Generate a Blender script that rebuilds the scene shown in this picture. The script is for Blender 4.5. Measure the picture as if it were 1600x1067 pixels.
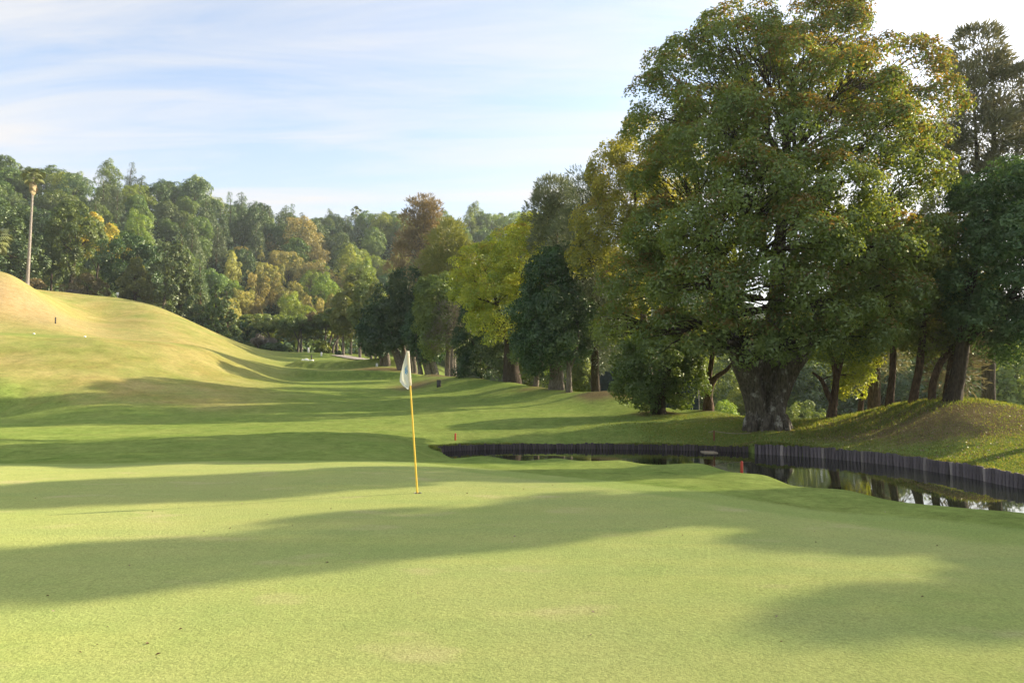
import bpy, math, random
import numpy as np
from mathutils import Vector, Matrix

for _o in list(bpy.data.objects):
    bpy.data.objects.remove(_o)
S = bpy.context.scene
C = S.collection
R = math.radians

# ------------------------------------------------------------------ camera
F = 1066.67                      # focal length in pixels of the 1600 px wide photograph (24 mm on 36 mm)
EYE = 1.6
PITCH = math.atan(66.5 / F)
cam_d = bpy.data.cameras.new('camera')
cam_d.lens = 24.0
cam_d.sensor_width = 36.0
cam_d.clip_start = 0.1
cam_d.clip_end = 6000.0
cam = bpy.data.objects.new('camera', cam_d)
C.objects.link(cam)
cam.location = (0, 0, EYE)
cam.rotation_euler = (math.pi / 2 + PITCH, 0, 0)
S.camera = cam

# ------------------------------------------------------------------ light
SUN_AZ = (0.914, 0.406)          # horizontal direction towards the sun
SUN_EL = R(25)
SUN_ROT = math.atan2(SUN_AZ[0], SUN_AZ[1])
world = bpy.data.worlds.new('World')
S.world = world
world.use_nodes = True
wn, wl = world.node_tree.nodes, world.node_tree.links
wn.clear()


def WN(t, **kw):
    n = wn.new(t)
    for k, v in kw.items():
        setattr(n, k, v)
    return n


w_out = WN('ShaderNodeOutputWorld')
w_bg = WN('ShaderNodeBackground')
w_bg.inputs['Strength'].default_value = 0.12
w_sky = WN('ShaderNodeTexSky', sky_type='NISHITA')
w_sky.sun_disc = False
w_sky.sun_elevation = SUN_EL
w_sky.sun_rotation = SUN_ROT
w_sky.air_density = 1.0
w_sky.dust_density = 1.6
w_sky.ozone_density = 1.2
# thin cirrus: the view direction carried on to a flat layer high above, streaked noise on that layer
w_tc = WN('ShaderNodeTexCoord')
w_sep = WN('ShaderNodeSeparateXYZ')
wl.new(w_tc.outputs['Generated'], w_sep.inputs[0])
w_zc = WN('ShaderNodeMath', operation='MAXIMUM')
w_zc.inputs[1].default_value = 0.0
wl.new(w_sep.outputs['Z'], w_zc.inputs[0])
w_zc2 = WN('ShaderNodeMath', operation='ADD')
w_zc2.inputs[1].default_value = 0.12
wl.new(w_zc.outputs[0], w_zc2.inputs[0])
w_dx = WN('ShaderNodeMath', operation='DIVIDE')
w_dy = WN('ShaderNodeMath', operation='DIVIDE')
wl.new(w_sep.outputs['X'], w_dx.inputs[0]); wl.new(w_zc2.outputs[0], w_dx.inputs[1])
wl.new(w_sep.outputs['Y'], w_dy.inputs[0]); wl.new(w_zc2.outputs[0], w_dy.inputs[1])
w_cmb = WN('ShaderNodeCombineXYZ')
wl.new(w_dx.outputs[0], w_cmb.inputs[0]); wl.new(w_dy.outputs[0], w_cmb.inputs[1])
w_map = WN('ShaderNodeMapping')
w_map.inputs['Rotation'].default_value = (0, 0, R(-28))
w_map.inputs['Scale'].default_value = (0.40, 1.7, 1.0)
w_map.inputs['Location'].default_value = (3.1, 0.7, 0.0)
wl.new(w_cmb.outputs[0], w_map.inputs[0])
w_n1 = WN('ShaderNodeTexNoise')
w_n1.inputs['Scale'].default_value = 0.9
w_n1.inputs['Detail'].default_value = 9.0
w_n1.inputs['Roughness'].default_value = 0.56
w_n1.inputs['Distortion'].default_value = 0.6
wl.new(w_map.outputs[0], w_n1.inputs['Vector'])
w_r1 = WN('ShaderNodeMapRange')
w_r1.inputs['From Min'].default_value = 0.40
w_r1.inputs['From Max'].default_value = 0.60
w_r1.inputs['To Min'].default_value = 0.18
w_r1.inputs['To Max'].default_value = 0.97
# finer wisps drawn out across the broad ones
w_map2 = WN('ShaderNodeMapping')
w_map2.inputs['Rotation'].default_value = (0, 0, R(-52))
w_map2.inputs['Scale'].default_value = (0.55, 2.6, 1.0)
wl.new(w_cmb.outputs[0], w_map2.inputs[0])
w_n2 = WN('ShaderNodeTexNoise')
w_n2.inputs['Scale'].default_value = 1.5
w_n2.inputs['Detail'].default_value = 10.0
w_n2.inputs['Roughness'].default_value = 0.6
w_n2.inputs['Distortion'].default_value = 0.8
wl.new(w_map2.outputs[0], w_n2.inputs['Vector'])
w_nm = WN('ShaderNodeMix', data_type='FLOAT')
w_nm.inputs['Factor'].default_value = 0.45
wl.new(w_n1.outputs['Fac'], w_nm.inputs['A']); wl.new(w_n2.outputs['Fac'], w_nm.inputs['B'])
wl.new(w_nm.outputs['Result'], w_r1.inputs['Value'])
# the veil is densest low down, where the line of sight runs longest through it
w_hz = WN('ShaderNodeMapRange')
w_hz.inputs['From Min'].default_value = 0.0
w_hz.inputs['From Max'].default_value = 0.45
w_hz.inputs['To Min'].default_value = 0.85
w_hz.inputs['To Max'].default_value = 0.0
wl.new(w_zc.outputs[0], w_hz.inputs['Value'])
w_mx = WN('ShaderNodeMath', operation='MAXIMUM')
wl.new(w_r1.outputs[0], w_mx.inputs[0]); wl.new(w_hz.outputs[0], w_mx.inputs[1])
# cloud brightness: thin ice cloud scatters forward, so it is brighter nearer the sun
w_dot = WN('ShaderNodeVectorMath', operation='DOT_PRODUCT')
wl.new(w_tc.outputs['Generated'], w_dot.inputs[0])
w_dot.inputs[1].default_value = (SUN_AZ[0] * math.cos(SUN_EL), SUN_AZ[1] * math.cos(SUN_EL), math.sin(SUN_EL))
w_d0 = WN('ShaderNodeMapRange')
w_d0.inputs['From Min'].default_value = -1.0
w_d0.inputs['From Max'].default_value = 1.0
w_d0.inputs['To Min'].default_value = 0.0
w_d0.inputs['To Max'].default_value = 1.0
wl.new(w_dot.outputs['Value'], w_d0.inputs['Value'])
w_pw = WN('ShaderNodeMath', operation='POWER')
wl.new(w_d0.outputs[0], w_pw.inputs[0])
w_pw.inputs[1].default_value = 22.0
w_fs = WN('ShaderNodeMapRange', clamp=False)
w_fs.inputs['To Min'].default_value = 2.95
w_fs.inputs['To Max'].default_value = 13.5
wl.new(w_pw.outputs[0], w_fs.inputs['Value'])
w_cc = WN('ShaderNodeVectorMath', operation='SCALE')
w_cc.inputs[0].default_value = (1.03, 1.0, .985)
wl.new(w_fs.outputs[0], w_cc.inputs['Scale'])
w_mix = WN('ShaderNodeMix', data_type='RGBA')
wl.new(w_mx.outputs[0], w_mix.inputs['Factor'])
wl.new(w_sky.outputs[0], w_mix.inputs['A'])
wl.new(w_cc.outputs[0], w_mix.inputs['B'])
wl.new(w_mix.outputs['Result'], w_bg.inputs['Color'])
wl.new(w_bg.outputs[0], w_out.inputs['Surface'])

sun_d = bpy.data.lights.new('sun', 'SUN')
sun_d.energy = 4.2
sun_d.angle = R(0.53)
sun_d.color = (1.0, 0.84, 0.57)
sun = bpy.data.objects.new('sun', sun_d)
C.objects.link(sun)
sun.location = (60, 30, 40)
_sd = Vector((-SUN_AZ[0] * math.cos(SUN_EL), -SUN_AZ[1] * math.cos(SUN_EL), -math.sin(SUN_EL)))
sun.rotation_euler = _sd.to_track_quat('-Z', 'Y').to_euler()

S.render.engine = 'CYCLES'
S.cycles.max_bounces = 10
S.cycles.diffuse_bounces = 7
S.cycles.glossy_bounces = 3
S.cycles.transmission_bounces = 7
S.cycles.volume_bounces = 0
S.cycles.sample_clamp_indirect = 8.0
S.cycles.use_denoising = True
S.cycles.denoiser = 'OPENIMAGEDENOISE'
S.cycles.denoising_input_passes = 'RGB_ALBEDO_NORMAL'
S.cycles.denoising_prefilter = 'ACCURATE'
S.view_settings.view_transform = 'Standard'
S.view_settings.look = 'None'
S.view_settings.gamma = 1.0
S.view_settings.use_curve_mapping = False
S.view_settings.exposure = 1.42

# ------------------------------------------------------------------ helpers
def at(px, py, Y):
    """World point seen at a pixel of the 1600 x 1067 photograph, at the depth Y in front of the camera."""
    dx, dy = (px - 800.0) / F, -(py - 533.5) / F
    yy = math.cos(PITCH) - dy * math.sin(PITCH)
    zz = dy * math.cos(PITCH) + math.sin(PITCH)
    return np.array([dx / yy * Y, Y, EYE + zz / yy * Y])


def tag(o, label=None, cat=None, group=None, kind=None):
    if label: o['label'] = label
    if cat: o['category'] = cat
    if group: o['group'] = group
    if kind: o['kind'] = kind
    return o


def empty(name, loc, rz=0.0):
    o = bpy.data.objects.new(name, None)
    C.objects.link(o)
    o.location = tuple(float(v) for v in loc)
    o.rotation_euler = (0, 0, rz)
    o.empty_display_size = 0.3
    return o


def link(name, me, parent=None, loc=None):
    o = bpy.data.objects.new(name, me)
    C.objects.link(o)
    if parent is not None: o.parent = parent
    if loc is not None: o.location = tuple(float(v) for v in loc)
    return o


def mesh_np(name, V, quads=None, tris=None, mat=None, smooth=False, attrs=None):
    """A mesh from numpy arrays, all in one go."""
    me = bpy.data.meshes.new(name)
    V = np.ascontiguousarray(V, dtype=np.float32)
    me.vertices.add(len(V))
    me.vertices.foreach_set('co', V.ravel())
    lo, st, n = [], [], 0
    if quads is not None and len(quads):
        q = np.asarray(quads, dtype=np.int32)
        lo.append(q.ravel()); st.append(np.arange(len(q), dtype=np.int32) * 4); n = q.size
    if tris is not None and len(tris):
        t = np.asarray(tris, dtype=np.int32)
        lo.append(t.ravel()); st.append(n + np.arange(len(t), dtype=np.int32) * 3)
    lo = np.concatenate(lo); st = np.concatenate(st)
    me.loops.add(len(lo)); me.loops.foreach_set('vertex_index', lo)
    me.polygons.add(len(st)); me.polygons.foreach_set('loop_start', st)
    if smooth:
        me.polygons.foreach_set('use_smooth', np.ones(len(st), dtype=bool))
    me.update(calc_edges=True)
    for k, a in (attrs or {}).items():
        at_ = me.attributes.new(k, 'FLOAT', 'POINT')
        at_.data.foreach_set('value', np.ascontiguousarray(a, dtype=np.float32))
    if mat is not None: me.materials.append(mat)
    return me


class Acc:
    """Collects tubes, boxes and sheets into one mesh."""
    def __init__(s):
        s.v, s.q, s.t, s.n = [], [], [], 0

    def add(s, V, quads=None, tris=None):
        V = np.asarray(V, dtype=np.float64)
        if quads is not None and len(quads): s.q.append(np.asarray(quads) + s.n)
        if tris is not None and len(tris): s.t.append(np.asarray(tris) + s.n)
        s.v.append(V); s.n += len(V)

    def tube(s, P, rad, sides=6, rng=None, rough=0.0, cap=True):
        P = np.asarray(P, dtype=np.float64); rad = np.asarray(rad, dtype=np.float64)
        T = np.gradient(P, axis=0)
        T /= np.linalg.norm(T, axis=1)[:, None] + 1e-9
        ref = np.array([0.0, 1.0, 0.03]) if abs(T[0][1]) < 0.9 else np.array([1.0, 0, 0])
        U = np.cross(T, ref); U /= np.linalg.norm(U, axis=1)[:, None] + 1e-9
        W = np.cross(T, U)
        a = np.arange(sides) / sides * 2 * math.pi
        rr = rad[:, None] * np.ones((1, sides))
        if rng is not None and rough > 0:
            rr = rr * (1 + rough * rng.normal(size=(1, sides)) + 0.6 * rough * rng.normal(size=rr.shape))
        V = P[:, None, :] + rr[:, :, None] * (np.cos(a)[None, :, None] * U[:, None, :] + np.sin(a)[None, :, None] * W[:, None, :])
        n = len(P)
        i = np.arange(n - 1)[:, None] * sides; j = np.arange(sides)[None, :]; k = (j + 1) % sides
        Q = np.stack([i + j, i + k, i + sides + k, i + sides + j], -1).reshape(-1, 4)
        V = V.reshape(-1, 3)
        tr = None
        if cap:
            V = np.vstack([V, P[-1:] + T[-1:] * rad[-1] * 0.5])
            b = (n - 1) * sides
            tr = np.array([[b + m, b + (m + 1) % sides, n * sides] for m in range(sides)])
        s.add(V, Q, tr)

    def box(s, c, h, rz=0.0, tilt=None):
        x, y, z = h
        V = np.array([[-x, -y, -z], [x, -y, -z], [x, y, -z], [-x, y, -z], [-x, -y, z], [x, -y, z], [x, y, z], [-x, y, z]], float)
        if tilt is not None: V = V @ np.asarray(tilt).T
        cz, sz = math.cos(rz), math.sin(rz)
        V = V @ np.array([[cz, sz, 0], [-sz, cz, 0], [0, 0, 1]])
        s.add(V + np.asarray(c), [[0, 3, 2, 1], [4, 5, 6, 7], [0, 1, 5, 4], [1, 2, 6, 5], [2, 3, 7, 6], [3, 0, 4, 7]])

    def mesh(s, name, mat, smooth=False):
        V = np.concatenate(s.v)
        return mesh_np(name, V, np.concatenate(s.q) if s.q else None, np.concatenate(s.t) if s.t else None, mat, smooth)


# ------------------------------------------------------------------ materials
def new_mat(name):
    m = bpy.data.materials.new(name)
    m.use_nodes = True
    m.node_tree.nodes.clear()
    return m, m.node_tree.nodes, m.node_tree.links


class G:
    """Small helper for node graphs."""
    def __init__(s, name):
        s.m, s.n, s.l = new_mat(name)
        s.out = s.n.new('ShaderNodeOutputMaterial')

    def node(s, t, ins=None, **kw):
        n = s.n.new(t)
        for k, v in kw.items(): setattr(n, k, v)
        for k, v in (ins or {}).items(): s.set(n.inputs[k], v)
        return n

    def set(s, sock, v):
        if hasattr(v, 'is_output'): s.l.new(v, sock)
        elif isinstance(v, (tuple, list)) and len(v) == 3 and sock.type == 'RGBA': sock.default_value = (*v, 1)
        else: sock.default_value = v

    def mix(s, f, a, b, blend='MIX'):
        n = s.n.new('ShaderNodeMix'); n.data_type = 'RGBA'; n.blend_type = blend
        s.set(n.inputs['Factor'], f); s.set(n.inputs['A'], a); s.set(n.inputs['B'], b)
        return n.outputs['Result']

    def math(s, op, a, b=0.0, clamp=False):
        n = s.n.new('ShaderNodeMath'); n.operation = op; n.use_clamp = clamp
        s.set(n.inputs[0], a); s.set(n.inputs[1], b)
        return n.outputs[0]

    def rng(s, v, a, b, c, d):
        n = s.n.new('ShaderNodeMapRange')
        s.set(n.inputs[0], v)
        for i, x in enumerate((a, b, c, d)): n.inputs[i + 1].default_value = x
        return n.outputs[0]

    def noise(s, vec, scale, detail=3.0, rough=0.55, dist=0.0):
        n = s.n.new('ShaderNodeTexNoise')
        if vec is not None: s.l.new(vec, n.inputs['Vector'])
        n.inputs['Scale'].default_value = scale; n.inputs['Detail'].default_value = detail
        n.inputs['Roughness'].default_value = rough; n.inputs['Distortion'].default_value = dist
        return n.outputs['Fac']

    def attr(s, name):
        n = s.n.new('ShaderNodeAttribute'); n.attribute_name = name
        return n.outputs['Fac']

    def pos(s):
        return s.n.new('ShaderNodeNewGeometry').outputs['Position']

    def obj(s):
        return s.n.new('ShaderNodeTexCoord').outputs['Object']

    def map(s, vec, sc, rot=(0, 0, 0)):
        n = s.n.new('ShaderNodeMapping'); s.l.new(vec, n.inputs[0])
        n.inputs['Scale'].default_value = sc; n.inputs['Rotation'].default_value = rot
        return n.outputs[0]

    def done(s, shader):
        s.l.new(shader, s.out.inputs['Surface']); return s.m

    def principled(s, col, rough=0.8, spec=0.3, bump=None, bstr=0.3, bdist=0.02):
        p = s.node('ShaderNodeBsdfPrincipled', {'Base Color': col, 'Roughness': rough, 'Specular IOR Level': spec})
        if bump is not None:
            b = s.node('ShaderNodeBump', {'Height': bump, 'Strength': bstr, 'Distance': bdist})
            s.l.new(b.outputs[0], p.inputs['Normal'])
        return p.outputs[0]


def simple_mat(name, col, rough=0.6, spec=0.3, var=0.15, scale=30):
    g = G(name)
    n = g.noise(g.obj(), scale, 3)
    c = g.mix(g.rng(n, .3, .7, 0, 1), tuple(v * (1 - var) for v in col), tuple(min(1, v * (1 + var)) for v in col))
    return g.done(g.principled(c, rough, spec))


LEAF_K = {'camphor': 1.45, 'camphor_gold': 2.2, 'blade': .9, 'litter': 1.0, 'maple': 2.05, 'dark_leaf': 2.15, 'grey_leaf': 2.0, 'needle': 1.9, 'oak': 2.2, 'cedar': 2.15, 'mid_leaf': 2.1, 'juniper': 1.8, 'fresh': 1.4, 'bamboo': 1.5, 'cream': 1.6, 'russet': 1.5, 'needle_brown': 1.4}
def leaf_mat(name, c1, c2, tip=None, trans=0.42, tcol=(1.25, 1.15, 0.45), gloss=0.05, vary=0.12):
    """Leaves: two greens by leaf, young tips by leaf, light through the blade, a little shine."""
    k = LEAF_K.get(name, 1.65)
    c1 = tuple(v * k for v in c1); c2 = tuple(v * k for v in c2)
    g = G(name)
    col = g.mix(g.attr('tone'), c1, c2)
    if tip is not None: col = g.mix(g.attr('tip'), col, tip)
    oi = g.node('ShaderNodeObjectInfo').outputs['Random']
    hsv = g.node('ShaderNodeHueSaturation', {'Color': col})
    g.l.new(g.rng(oi, 0, 1, 0.5 - 0.022, 0.5 + 0.022), hsv.inputs['Hue'])
    g.l.new(g.rng(g.math('FRACT', g.math('MULTIPLY', oi, 7.31)), 0, 1, 1 - vary * 1.6, 1 + vary * 1.6), hsv.inputs['Value'])
    col = hsv.outputs[0]
    d = g.node('ShaderNodeBsdfDiffuse', {'Color': col}).outputs[0]
    tc = g.mix(1.0, col, tcol, 'MULTIPLY')
    t = g.node('ShaderNodeBsdfTranslucent', {'Color': tc}).outputs[0]
    m1 = g.node('ShaderNodeMixShader', {'Fac': trans}); g.l.new(d, m1.inputs[1]); g.l.new(t, m1.inputs[2])
    gl = g.node('ShaderNodeBsdfGlossy', {'Color': (0.8, 0.85, 0.8), 'Roughness': 0.45}).outputs[0]
    m2 = g.node('ShaderNodeMixShader', {'Fac': gloss}); g.l.new(m1.outputs[0], m2.inputs[1]); g.l.new(gl, m2.inputs[2])
    return g.done(m2.outputs[0])


def bark_mat(name, c1, c2, lichen=None, scale=9.0):
    g = G(name)
    p = g.map(g.obj(), (1, 1, 0.28))
    n = g.noise(p, scale, 6, 0.65)
    v = g.node('ShaderNodeTexVoronoi', {'Scale': scale * 1.6}); g.l.new(p, v.inputs['Vector'])
    h = g.math('ADD', g.math('MULTIPLY', n, 0.6), g.math('MULTIPLY', v.outputs['Distance'], 0.6))
    c = g.mix(g.rng(h, .3, .85, 0, 1), c1, c2)
    if lichen is not None:
        ln = g.noise(g.map(g.obj(), (1, 1, 0.6)), 3.1, 5, 0.7)
        c = g.mix(g.rng(ln, .56, .66, 0, 0.85), c, lichen)
    return g.done(g.principled(c, 0.9, 0.15, h, 0.9, 0.05))

# ------------------------------------------------------------------ terrain
# Surveyed points of the ground: (pixel column, pixel row, depth); 'z' entries give the height instead of the row.
WATER_Z = -0.9
_cp = []
def cp(*rows):
    for r in rows: _cp.append(at(*r))
def cz(*rows):
    for (px, Y, z) in rows:
        p = at(px, 600, Y); p[2] = z; _cp.append(p)

# putting green, flat
for _px in (-500, -200, 100, 400, 700, 1000, 1300, 1700, 2100):
    cz((_px, 2.5, 0.0), (_px, 5.0, 0.0))
cz((-300, 8, .02), (0, 8, .02), (300, 8, .0), (600, 8, 0), (900, 8, 0), (1200, 8, -.02), (1500, 7.5, -.08), (1800, 7, -.1))
cz((-300, 11, .05), (0, 11, .04), (300, 11, .0), (600, 11, 0), (900, 11, -.03), (1100, 11, -.08), (1300, 10, -.14))
cz((-300, 13.5, .06), (0, 13.5, .03), (300, 14.2, -.01), (560, 14.4, -.03), (1000, 13.4, -.18))
# lip of the near pond bank and the bank going down behind it
for (_px, _py, _Y) in ((1600, 807, 9.8), (1480, 797, 10.5), (1330, 770, 12.0), (1200, 745, 14.2), (1100, 727, 16), (970, 720, 17.2), (870, 717, 17.8), (760, 714, 18.5)):
    cp((_px, _py, _Y)); _p = at(_px, _py, _Y)
    cz((_px, _Y + 0.9, -.78), (_px, _Y + 1.8, -1.15))
cz((720, 13, -.07), (720, 15, -.17), (720, 17, -.28), (800, 13, -.10), (800, 15, -.21), (800, 16.8, -.30), (870, 13, -.12), (870, 14.8, -.22), (870, 16.4, -.30), (970, 12.5, -.12), (970, 14.3, -.22), (970, 15.9, -.30), (1100, 12.4, -.15), (1100, 14.2, -.24), (1200, 11.6, -.14), (1200, 13, -.23), (650, 15.2, -.12), (650, 17.5, -.28))
cz((1800, 9.2, -.3), (1800, 10.2, -.8), (1800, 11, -1.15), (2100, 8.8, -.3), (2100, 10, -.9), (2100, 11, -1.15))
# apron behind the green
cp((-300, 726, 17), (0, 724, 16.6), (300, 718, 16.8), (560, 716, 17.3), (-300, 686, 21.5), (0, 685, 21.8), (300, 684, 22.2), (560, 688, 23), (650, 700, 22))
# tip of the pond, top of the retaining wall
cz((685, 25.6, -.74), (660, 24, -.6), (720, 26.2, -.72), (800, 26.9, -.72), (950, 26.9, -.72), (1100, 26.1, -.74), (1165, 25.4, -.74))
cz((1185, 25.0, -.56), (1300, 23.4, -.6), (1400, 21.5, -.58), (1500, 18.9, -.55), (1600, 17.0, -.58), (1720, 15.2, -.58), (1850, 14, -.58))
# fairway
cp((-300, 674, 26), (0, 672, 26.5), (300, 672, 26.5), (560, 674, 27), (-300, 654, 33), (0, 653, 33.5), (300, 653, 33.5), (500, 656, 33), (650, 664, 31))
cp((0, 640, 37), (300, 637, 38.5), (500, 638, 39), (700, 645, 37), (800, 645, 36), (900, 664, 30.5), (980, 672, 28.7))
cp((-200, 612, 38), (0, 614, 38), (180, 617, 39.5), (320, 620, 42), (420, 622, 44), (550, 625, 45), (680, 622, 46))
# left hill: lower face, tee shelf, mound and slope behind it
cp((-200, 570, 44), (0, 570, 44.5), (150, 575, 45.5), (280, 588, 48.5), (400, 598, 54), (480, 600, 58), (570, 603, 58), (640, 606, 57))
cp((-200, 546, 47.6), (0, 547, 48), (150, 551, 49.6), (270, 562, 53), (360, 578, 58))
cp((-200, 526, 50.8), (0, 526, 51.2), (150, 530, 53.5), (260, 538, 57), (330, 550, 61), (400, 574, 66))
cp((-200, 519, 57), (0, 519, 57.5), (70, 522, 59), (140, 528, 61.5), (230, 536, 62))
cp((-200, 430, 73), (-100, 424, 75), (0, 426, 76), (20, 433, 75.5), (38, 447, 75.5), (52, 457, 75.5), (0, 470, 67), (-120, 470, 67), (45, 485, 68), (85, 505, 65.5), (110, 517, 64))
cp((75, 461, 93), (110, 492, 79), (140, 520, 69), (100, 478, 85))
cp((100, 457, 100), (180, 465, 102), (240, 477, 100), (300, 505, 95), (345, 530, 90), (380, 551, 87), (160, 497, 87), (235, 508, 82), (215, 531, 70.5), (300, 540, 74), (380, 560, 77))
# tee grounds up the hole
cp((440, 592, 66), (470, 588, 71), (560, 590, 71), (640, 595, 69), (460, 574, 83), (560, 574, 84), (640, 580, 80), (430, 556, 98), (480, 550.5, 112), (520, 556, 106), (590, 563, 100), (640, 566, 96))
# ridge with the row of trees
cp((600, 573, 82), (680, 586, 67), (745, 591, 59), (800, 597, 53), (838, 604, 49), (868, 608, 46), (930, 612, 43), (960, 611, 41.5), (1000, 632, 38), (1030, 643, 34.5), (1070, 645, 35), (1105, 640, 36))
cp((1195, 666, 28.3), (1150, 655, 31), (1250, 660, 30), (1300, 654, 30), (1393, 634, 29), (1440, 628, 27.7), (1490, 624, 26.7), (1560, 631, 25.7), (1600, 639, 25.2), (1700, 650, 25), (1900, 652, 25))
cp((740, 612, 50), (830, 625, 43), (920, 637, 38), (1000, 656, 32.5), (1100, 668, 29.5))
cp((1600, 700, 19.8), (1490, 690, 21.6), (1400, 683, 23.8), (1250, 680, 26.4), (1400, 655, 26.3), (1490, 655, 23.8), (1570, 668, 22.4), (1750, 690, 20), (1950, 700, 18))
# behind the ridge it falls away to a lake
for (_px, _Y) in ((760, 72), (850, 62), (930, 54), (1030, 46), (1105, 46), (1195, 40), (1300, 39), (1393, 37), (1490, 36), (1600, 35), (1800, 35)):
    cz((_px, _Y, -1.6), (_px, _Y + 14, -3.6), (_px, 110, -2.0), (_px, 145, 6.0))
# wooded hill: foot, slope, crest, and the land beyond
for (_px, _f, _fy, _c, _cy) in ((-300, 118, 452, 205, 268), (0, 120, 450, 205, 292), (100, 124, 470, 210, 318), (200, 124, 485, 215, 325), (300, 124, 525, 225, 338), (400, 128, 552, 255, 366), (550, 130, 552, 275, 372), (680, 130, 552, 290, 378), (800, 150, 540, 305, 372), (900, 160, 540, 320, 380), (1050, 170, 560, 330, 420), (1300, 170, 575, 330, 520), (1600, 170, 580, 330, 545), (1900, 170, 580, 330, 550)):
    cp((_px, _fy, _f), (_px, _cy, _c), (_px, .45 * _fy + .55 * _cy, _f + .5 * (_c - _f)))
    _zc = at(_px, _cy, _c)[2]
    cz((_px, _c + 60, _zc * .8), (_px, 700, 6), (_px, 1600, 0))

_cp = np.array(_cp)
def _coord(x, y):
    a = np.clip(np.arctan2(x, np.maximum(y, 1e-6)), -0.95, 0.95)
    a = np.where(y <= 0, np.sign(x) * 0.95, a)
    r = np.maximum(np.hypot(x, y), 2.2)
    return np.stack([np.tan(np.clip(a, -.95, .95)) * F / 250.0, np.log(r) * 2.6], -1), r

def _phi(d2):
    return 0.5 * d2 * np.log(d2 + 1e-12)

_K, _r = _coord(_cp[:, 0], _cp[:, 1])
_val = (_cp[:, 2] - EYE) / _r
_n = len(_K)
_A = np.zeros((_n + 3, _n + 3))
_A[:_n, :_n] = _phi(((_K[:, None] - _K[None]) ** 2).sum(-1)) + np.eye(_n) * 2e-5
_A[:_n, _n] = 1; _A[:_n, _n + 1] = _K[:, 0]; _A[:_n, _n + 2] = _K[:, 1]
_A[_n, :_n] = 1; _A[_n + 1, :_n] = _K[:, 0]; _A[_n + 2, :_n] = _K[:, 1]
_w = np.linalg.solve(_A, np.concatenate([_val, np.zeros(3)]))

def sdf_poly(x, y, P, closed=True):
    """Distance to a polyline; positive inside when it is closed."""
    P = np.asarray(P, float)
    Qs = np.roll(P, -1, 0) if closed else P[1:]
    Ps = P if closed else P[:-1]
    d = np.full(x.shape, 1e9); ins = np.zeros(x.shape, bool)
    for (ax, ay), (bx, by) in zip(Ps, Qs):
        ex, ey = bx - ax, by - ay
        t = np.clip(((x - ax) * ex + (y - ay) * ey) / (ex * ex + ey * ey + 1e-12), 0, 1)
        d = np.minimum(d, np.hypot(x - ax - t * ex, y - ay - t * ey))
        c = (ay > y) != (by > y)
        ins ^= c & (x < ex * (y - ay) / (ey if abs(ey) > 1e-12 else 1e-12) + ax)
    return np.where(ins, d, -d) if closed else d

def smooth_line(P, n=8):
    """Catmull-Rom through the points."""
    P = np.asarray(P, float); out = []
    Q = np.vstack([2 * P[0] - P[1], P, 2 * P[-1] - P[-2]])
    for i in range(1, len(Q) - 2):
        for t in np.linspace(0, 1, n, endpoint=False):
            a, b, c, d = Q[i - 1:i + 3]
            out.append(.5 * (2 * b + (c - a) * t + (2 * a - 5 * b + 4 * c - d) * t * t + (3 * b - a - 3 * c + d) * t ** 3))
    out.append(P[-1])
    return np.array(out)

# water's edge along the two retaining walls (world x, y), far wall then the taller near wall
def wl_pt(px, py):                # where a pixel's ray meets the water
    h = EYE - WATER_Z
    Y = h * F / (py - 600.0)
    return ((px - 800) / F * Y, Y)
FAR_WALL = smooth_line([(-2.45, 24.4), (-2.75, 25.0), (-2.45, 25.6), (-1.6, 26.1), (0.0, 26.5), (2.0, 26.6), (3.9, 26.5), (5.8, 26.2), (7.3, 25.8), (8.75, 25.35)], 6)
NEAR_WALL = smooth_line([(8.72, 24.75), wl_pt(1240, 711.5), wl_pt(1300, 716), wl_pt(1400, 727), wl_pt(1500, 743.5), wl_pt(1600, 763), (13.3, 14.8), (14.6, 13.6), (16.4, 12.9), (18.5, 12.6)], 6)
POND = np.vstack([FAR_WALL, NEAR_WALL, [(18.5, 11.2), (14.5, 10.9), (10.2, 11.6), (8.6, 12.6), (7.6, 14.0), (6.6, 16.0), (5.4, 18.0), (3.4, 19.3), (1.2, 20.0), (-.4, 20.8), (-1.4, 22.4), (-2.2, 23.6)]])
GREEN = smooth_line([tuple(at(px, py, 1.68 * F / (py - 600))[:2]) for (px, py) in ((-700, 735), (-300, 731), (0, 727), (330, 718), (560, 716.5), (720, 722), (860, 738), (1000, 755), (1100, 768), (1200, 782), (1400, 803), (1620, 832), (1900, 870))], 6)
GREEN = np.vstack([GREEN, [(9, 1), (9, -8), (-14, -8), (-18, 6)]])

def sstep(a, b, v):
    t = np.clip((v - a) / (b - a), 0, 1)
    return t * t * (3 - 2 * t)

def vnoise(x, y, seed=0):
    """Smooth value noise, about -1..1."""
    xi, yi = np.floor(x).astype(np.int64), np.floor(y).astype(np.int64)
    fx, fy = x - xi, y - yi
    fx, fy = fx * fx * (3 - 2 * fx), fy * fy * (3 - 2 * fy)
    def h(a, b):
        v = np.sin(a * 127.1 + b * 311.7 + seed * 74.7) * 43758.5453
        return (v - np.floor(v)) * 2 - 1
    return (h(xi, yi) * (1 - fx) + h(xi + 1, yi) * fx) * (1 - fy) + (h(xi, yi + 1) * (1 - fx) + h(xi + 1, yi + 1) * fx) * fy

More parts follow.
